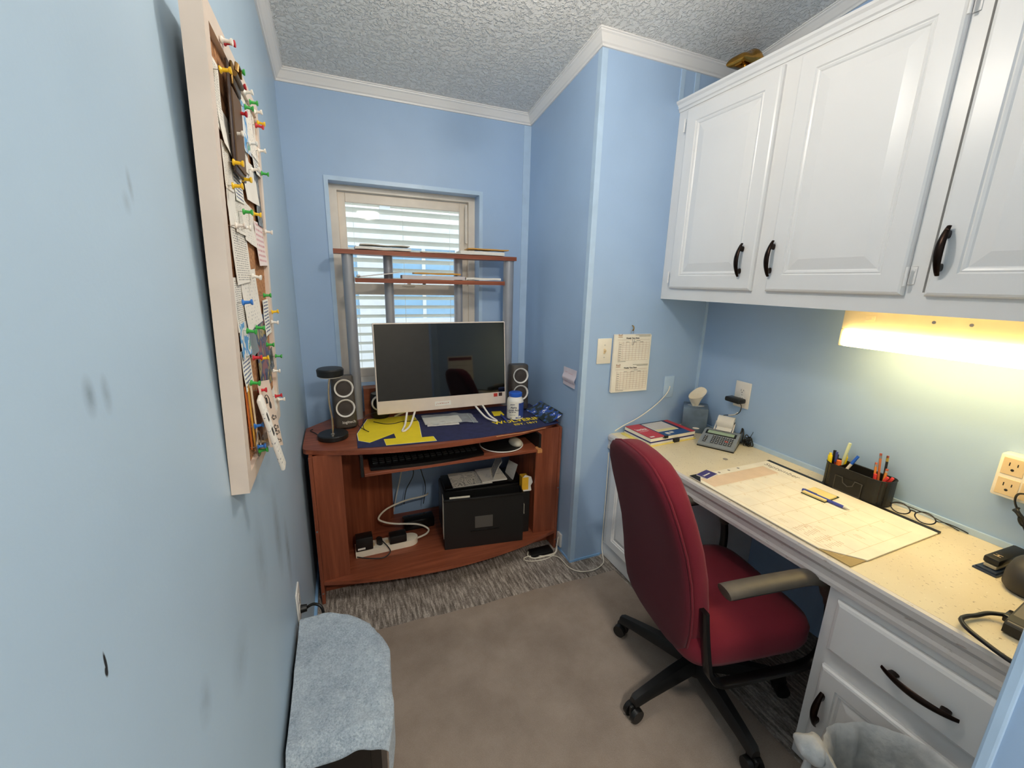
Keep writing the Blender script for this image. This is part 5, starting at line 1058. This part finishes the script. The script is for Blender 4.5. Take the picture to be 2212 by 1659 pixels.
for i in range(5):
    x, y = 1.845 + .007 * (i % 3), .925 - .018 * i; tag(B().tube([(x + .004 * math.cos(a) * (1 + .9 * (k % 2) * 0), y + .011 * math.sin(a), Z + .0728) for k, a in enumerate([2 * PI * q / 12 for q in range(12)])], .0007, 5, True).build('paper_clip', M_steel, None, 60), 'steel paper clip on the organizer tray', 'paper clip', 'paper clips on the organizer tray')
# glasses
gl = thing('eyeglasses', 'black framed eyeglasses lying behind the desk pad', 'glasses', (1.87, .67, Z)); M_gf = mat('black_acetate', (26, 22, 22), .25)
GM = frame((1.862, .690, Z + .021), (.0, -1, 0), (.45, 0, .9)); lens = m_glass('spectacle_lens', (240, 240, 236), alpha=.12)
for s in (-1, 1):
    rim = [(s * .036 + .027 * math.cos(a) * (1 + .06 * math.cos(2 * a)), .019 * math.sin(a) + .002, 0) for a in [2 * PI * k / 28 for k in range(28)]]
    B().tube([GM @ V(p) for p in rim], .0021, 8, True).build('rim', M_gf, gl, 60); B().prism([(p[0], p[1]) for p in rim], -.0006, .0006, GM).build('lens', lens, gl)
    tp = [(s * .063, .008, 0), (s * .067, .008, -.006), (s * .067, .0, -.05), (s * .062, -.006, -.075)]
    ww = [GM @ V((s * .063, .008, 0)), GM @ V((s * .068, .007, -.004))]
    e0 = GM @ V((s * .068, .007, -.004)); yy = e0.y
    tw_ = [ww[0], e0, V((1.905, yy - .004 * s, Z + .016)), V((1.922, yy - .03 - (.0 if s > 0 else .0), Z + .010)), V((1.926, yy - .075 * .8, Z + .004))] if s > 0 else [ww[0], e0, V((1.90, yy - .02, Z + .024)), V((1.915, yy - .08, Z + .018)), V((1.922, yy - .14, Z + .008)), V((1.92, yy - .175, Z + .003))]
    B().tube(bez(tw_, 5), .0018, 6).build('temple', M_gf, gl, 60)
B().tube([GM @ V(p) for p in ((-.010, .006, 0), (-.004, .010, .001), (.004, .010, .001), (.010, .006, 0))], .0024, 8).build('bridge', M_gf, gl, 60)
# stapler
sp_ = thing('stapler', 'black stapler with a dark blue base on the counter', 'stapler', (1.76, .45, Z)); SM_ = frame((1.704, .470, Z), (-.08, -1, 0), (1, -.08, 0))
M_stb = mat('slate_stapler_base', (52, 64, 84), .35)
B().prism([(0, 0), (.052, 0), (.050, .16), (.002, .16)], 0, .005, SM_).prism([(.004, .006), (.048, .006), (.046, .155), (.006, .155)], .005, .010, SM_).build('base', M_stb, sp_)
B().rbox(.012, .040, .022, .16, .0105, .022, .002, SM_ @ Matrix.Rotation(.03, 4, 'X')).build('magazine', mat('cream_magazine', (224, 206, 168), .35), sp_, 40); B().rbox(.008, .044, .020, .17, .0222, .044, .006, SM_ @ Matrix.Rotation(.04, 4, 'X')).build('arm', M_blk, sp_, 40)
ink('mark', SM_ @ Matrix.Rotation(.04, 4, 'X'), [(.018, .045, .034, .047), (.025, .047, .0275, .058), (.018, .057, .034, .0585)], M_ivory, sp_, .0442)
# dark pouch and terminal at the near end
po = thing('dark_pouch', 'dark grey rounded device behind the card terminal', 'device', (1.72, .36, Z))
B().loft([[(1.73 + a * k, .355 + b_ * k, z) for a, b_ in sup(.085, .055, 28, 2.4)] for z, k in ((Z, .86), (Z + .012, 1.), (Z + .05, .98), (Z + .075, .85), (Z + .088, .55), (Z + .091, .1))]).build('shell', mat('charcoal_rubber', (58, 54, 50), .55), po, 60); B().loft([[(1.76 + a * k, .33 + b_ * k, z) for a, b_ in sup(.055, .04, 24, 2.4)] for z, k in ((Z + .088, .9), (Z + .11, 1.), (Z + .13, .8), (Z + .138, .2))]).build('head', mat('beige_rubber', (150, 138, 120), .6), po, 60)
te = thing('card_terminal', 'dark grey card terminal with a black cable at the near end of the counter', 'terminal', (1.52, .27, Z)); EM_ = frame((1.432, .318, Z), (.004, -.1, 0), (.1, .012, 0))
B().loft([[(x, y, z) for y, z in ((0, .004), (.17, .004), (.17, .062), (.012, .034), (0, .026))] for x in (0, .105)], M=EM_).build('case', M_blk, te); B().loft([[(x, y, z) for y, z in ((.004, .0275), (.17, .0625), (.17, .066), (.006, .032))] for x in (.003, .102)], M=EM_).build('top_shell', mat('taupe_terminal', (104, 96, 84), .4), te)
B().box(.04, .08, .06, .12, .0, .001, EM_ @ Matrix.Translation((0, 0, .0425)) @ Matrix.Rotation(.2, 4, 'X')).build('keypad_label', M_ivory, te)
B().rbox(-.012, .004, .035, .075, .010, .030, .004, EM_).build('cable_boot', M_blk_sh, te, 40)
B().tube(bez([EM_ @ V((-.010, .055, .020)), (1.465, .352, Z + .014), (1.43, .362, Z + .01), (1.40, .368, Z + .012), (1.365, .366, Z + .016), (1.335, .345, Z + .02), (1.318, .31, Z + .02), (1.31, .27, Z + .016), (1.315, .23, Z + .012)], 8), .0052, 8).build('cable', M_blk, te, 60)

# ------------------------------------------------------------------ brass ornament on the cabinet
br = thing('brass_ornament', 'polished brass domed ornament on a cream pedestal atop the wall cabinet', 'ornament', (1.76, 1.59, 2.4015)); M_br = mat('polished_brass', (176, 132, 62), .16, 1., var=(20, .2))
OM = frame((1.698, 1.545, 2.4235), (1, .06, 0), (-.06, 1, 0)) @ Matrix.Diagonal((.86, 1, 1, 1))
prof = [(0, .094, .020), (.006, .088, .036), (.02, .087, .044), (.045, .087, .048), (.065, .087, .052), (.08, .087, .064), (.095, .087, .074), (.115, .087, .076), (.132, .087, .070), (.148, .087, .056), (.165, .088, .046), (.182, .089, .038), (.194, .092, .026), (.199, .096, .012)]
B().loft([[(x, .05 + .045 * math.copysign(abs(math.cos(a)) ** .7, math.cos(a)), z0 + h * (.5 + .5 * math.copysign(abs(math.sin(a)) ** .7, math.sin(a)))) for a in [2 * PI * k / 24 for k in range(24)]] for x, z0, h in prof], M=OM).build('body', M_br, br, 50)
for x in (.055, .105): B().lathe([(.004, .070), (.012, .074), (.009, .080), (.013, .086), (.008, .094)], 16, OM @ TR((x, .035, 0))).build('ball_foot', M_br, br, 60)
B().rbox(.042, .12, .01, .09, .067, .071, .002, OM).build('cradle', M_br, br)
B().loft([[(x * k + .08, y * k + .05, z) for x, y in ((-.05, -.045), (.05, -.045), (.05, .045), (-.05, .045))] for z, k in ((-.0217, 1.5), (.0, 1.35), (.067, .72))], M=OM).build('pedestal', mat('cream_enamel', (220, 206, 160), .3), br)
B().tube([OM @ V(q) for q in ((-.025, .03, .004), (.0, .03, .03), (.03, .03, .060), (.045, .03, .070))], .004, 8).build('scroll', mat('copper_trim', (150, 88, 56), .3, .8), br, 60)

# ------------------------------------------------------------------ trash can with liner
tr_ = thing('trash_can', 'black trash can lined with a tied white plastic bag before the base cabinet', 'trash can', (1.163, .325, .007))
TC = V((1.163, .325, .0075))
B().lathe([(.112, 0), (.115, .004), (.142, .372), (.145, .377), (.138, .379), (.110, .012), (.01, .010)], 36, Matrix.Translation(TC)).build('can', M_blk, tr_, 40)
t_ = NT('white_bag_film'); n_ = t_.noise(t_.coord(), 26, 4); t_.base(t_.ramp(n_, [(.3, (196, 198, 198)), (.7, (234, 232, 228))])); t_.pr(Roughness=.35, Alpha=.9, Transmission_Weight=.15); t_.bump(n_, .5, .01); M_film = t_.m
rings = []
for j, (r, z) in enumerate(((.05, .016), (.096, .02), (.104, .16), (.114, .29), (.126, .38), (.138, .408), (.148, .414), (.152, .405), (.154, .36), (.156, .29), (.158, .22), (.160, .17))):
    ring = []
    for i in range(72):
        a = 2 * PI * i / 72; w = .005 * max(0, j - 4) / 7 + (.005 if j in (2, 3, 4) else 0)
        q = r + w * (math.sin(9 * a) + .7 * math.sin(23 * a + j)) + .004 * noise.noise(V((math.cos(a) * 5, math.sin(a) * 5, z * 14))); zz = z + (.016 * math.sin(2 * a + 2.2) if j > 3 else 0) + (.012 * noise.noise(V((math.cos(a) * 4, math.sin(a) * 4, 3))) if j > 6 else 0)
        ring.append((TC.x + q * math.cos(a), TC.y + q * math.sin(a), TC.z + zz))
    rings.append(ring)
B().loft(rings, False).build('liner_bag', M_film, tr_, 80)
ka = math.radians(130); kc = TC + V((.170 * math.cos(ka), .170 * math.sin(ka), .400)); kn = []
for j in range(9):
    v = j / 8; rr = .006 + .030 * math.sin(PI * min(1, v * 1.05)) ** .7
    kn.append([kc + V((rr * math.cos(a) * (1 + .25 * noise.noise(V((math.cos(a) * 2, math.sin(a) * 2, v * 5)))), rr * math.sin(a) * (1 + .25 * math.sin(3 * a + 4 * v)), .035 - .075 * v)) for a in [2 * PI * i / 24 for i in range(24)]])
B().loft(kn).build('knot', M_film, tr_, 80)
tl_ = []
for j in range(8):
    v = j / 7; tl_.append([kc + V((-.006 - .016 * v + (.008 + .022 * v) * math.cos(a), -.012 * v + (.006 + .014 * v) * math.sin(a) * (1 + .3 * math.sin(3 * a)), -.030 - .15 * v)) for a in [2 * PI * i / 18 for i in range(18)]])
B().loft(tl_, False).build('bag_tail', M_film, tr_, 80)

# ------------------------------------------------------------------ wall calendar on the front wall (seen in the dark screen)
wc = thing('wall_calendar', 'paper wall calendar hanging on the wall inside the doorway', 'calendar', (1.16, .16, .74)); WM = frame((1.30, .1582, .74), (-1, 0, 0), (0, 0, 1))
B().sheet(.27, .40, 4, 4, lambda u, v: .001 + .006 * (1 - v), .002, WM).build('pages', M_paper, wc, 60); ink('header', WM, [(.01, .355, .26, .388)], mat('calendar_maroon', (120, 50, 70), .6), wc, .0045)
ink('rows', WM @ Matrix.Translation((0, 0, .004)), [(.012, .06 + .06 * j, .258, .062 + .06 * j) for j in range(5)], M_inkgrey, wc, .006); B().cyl((1.165, .1582, 1.145), (1.165, .172, 1.145), .003, n=8).build('nail', M_steel, wc)
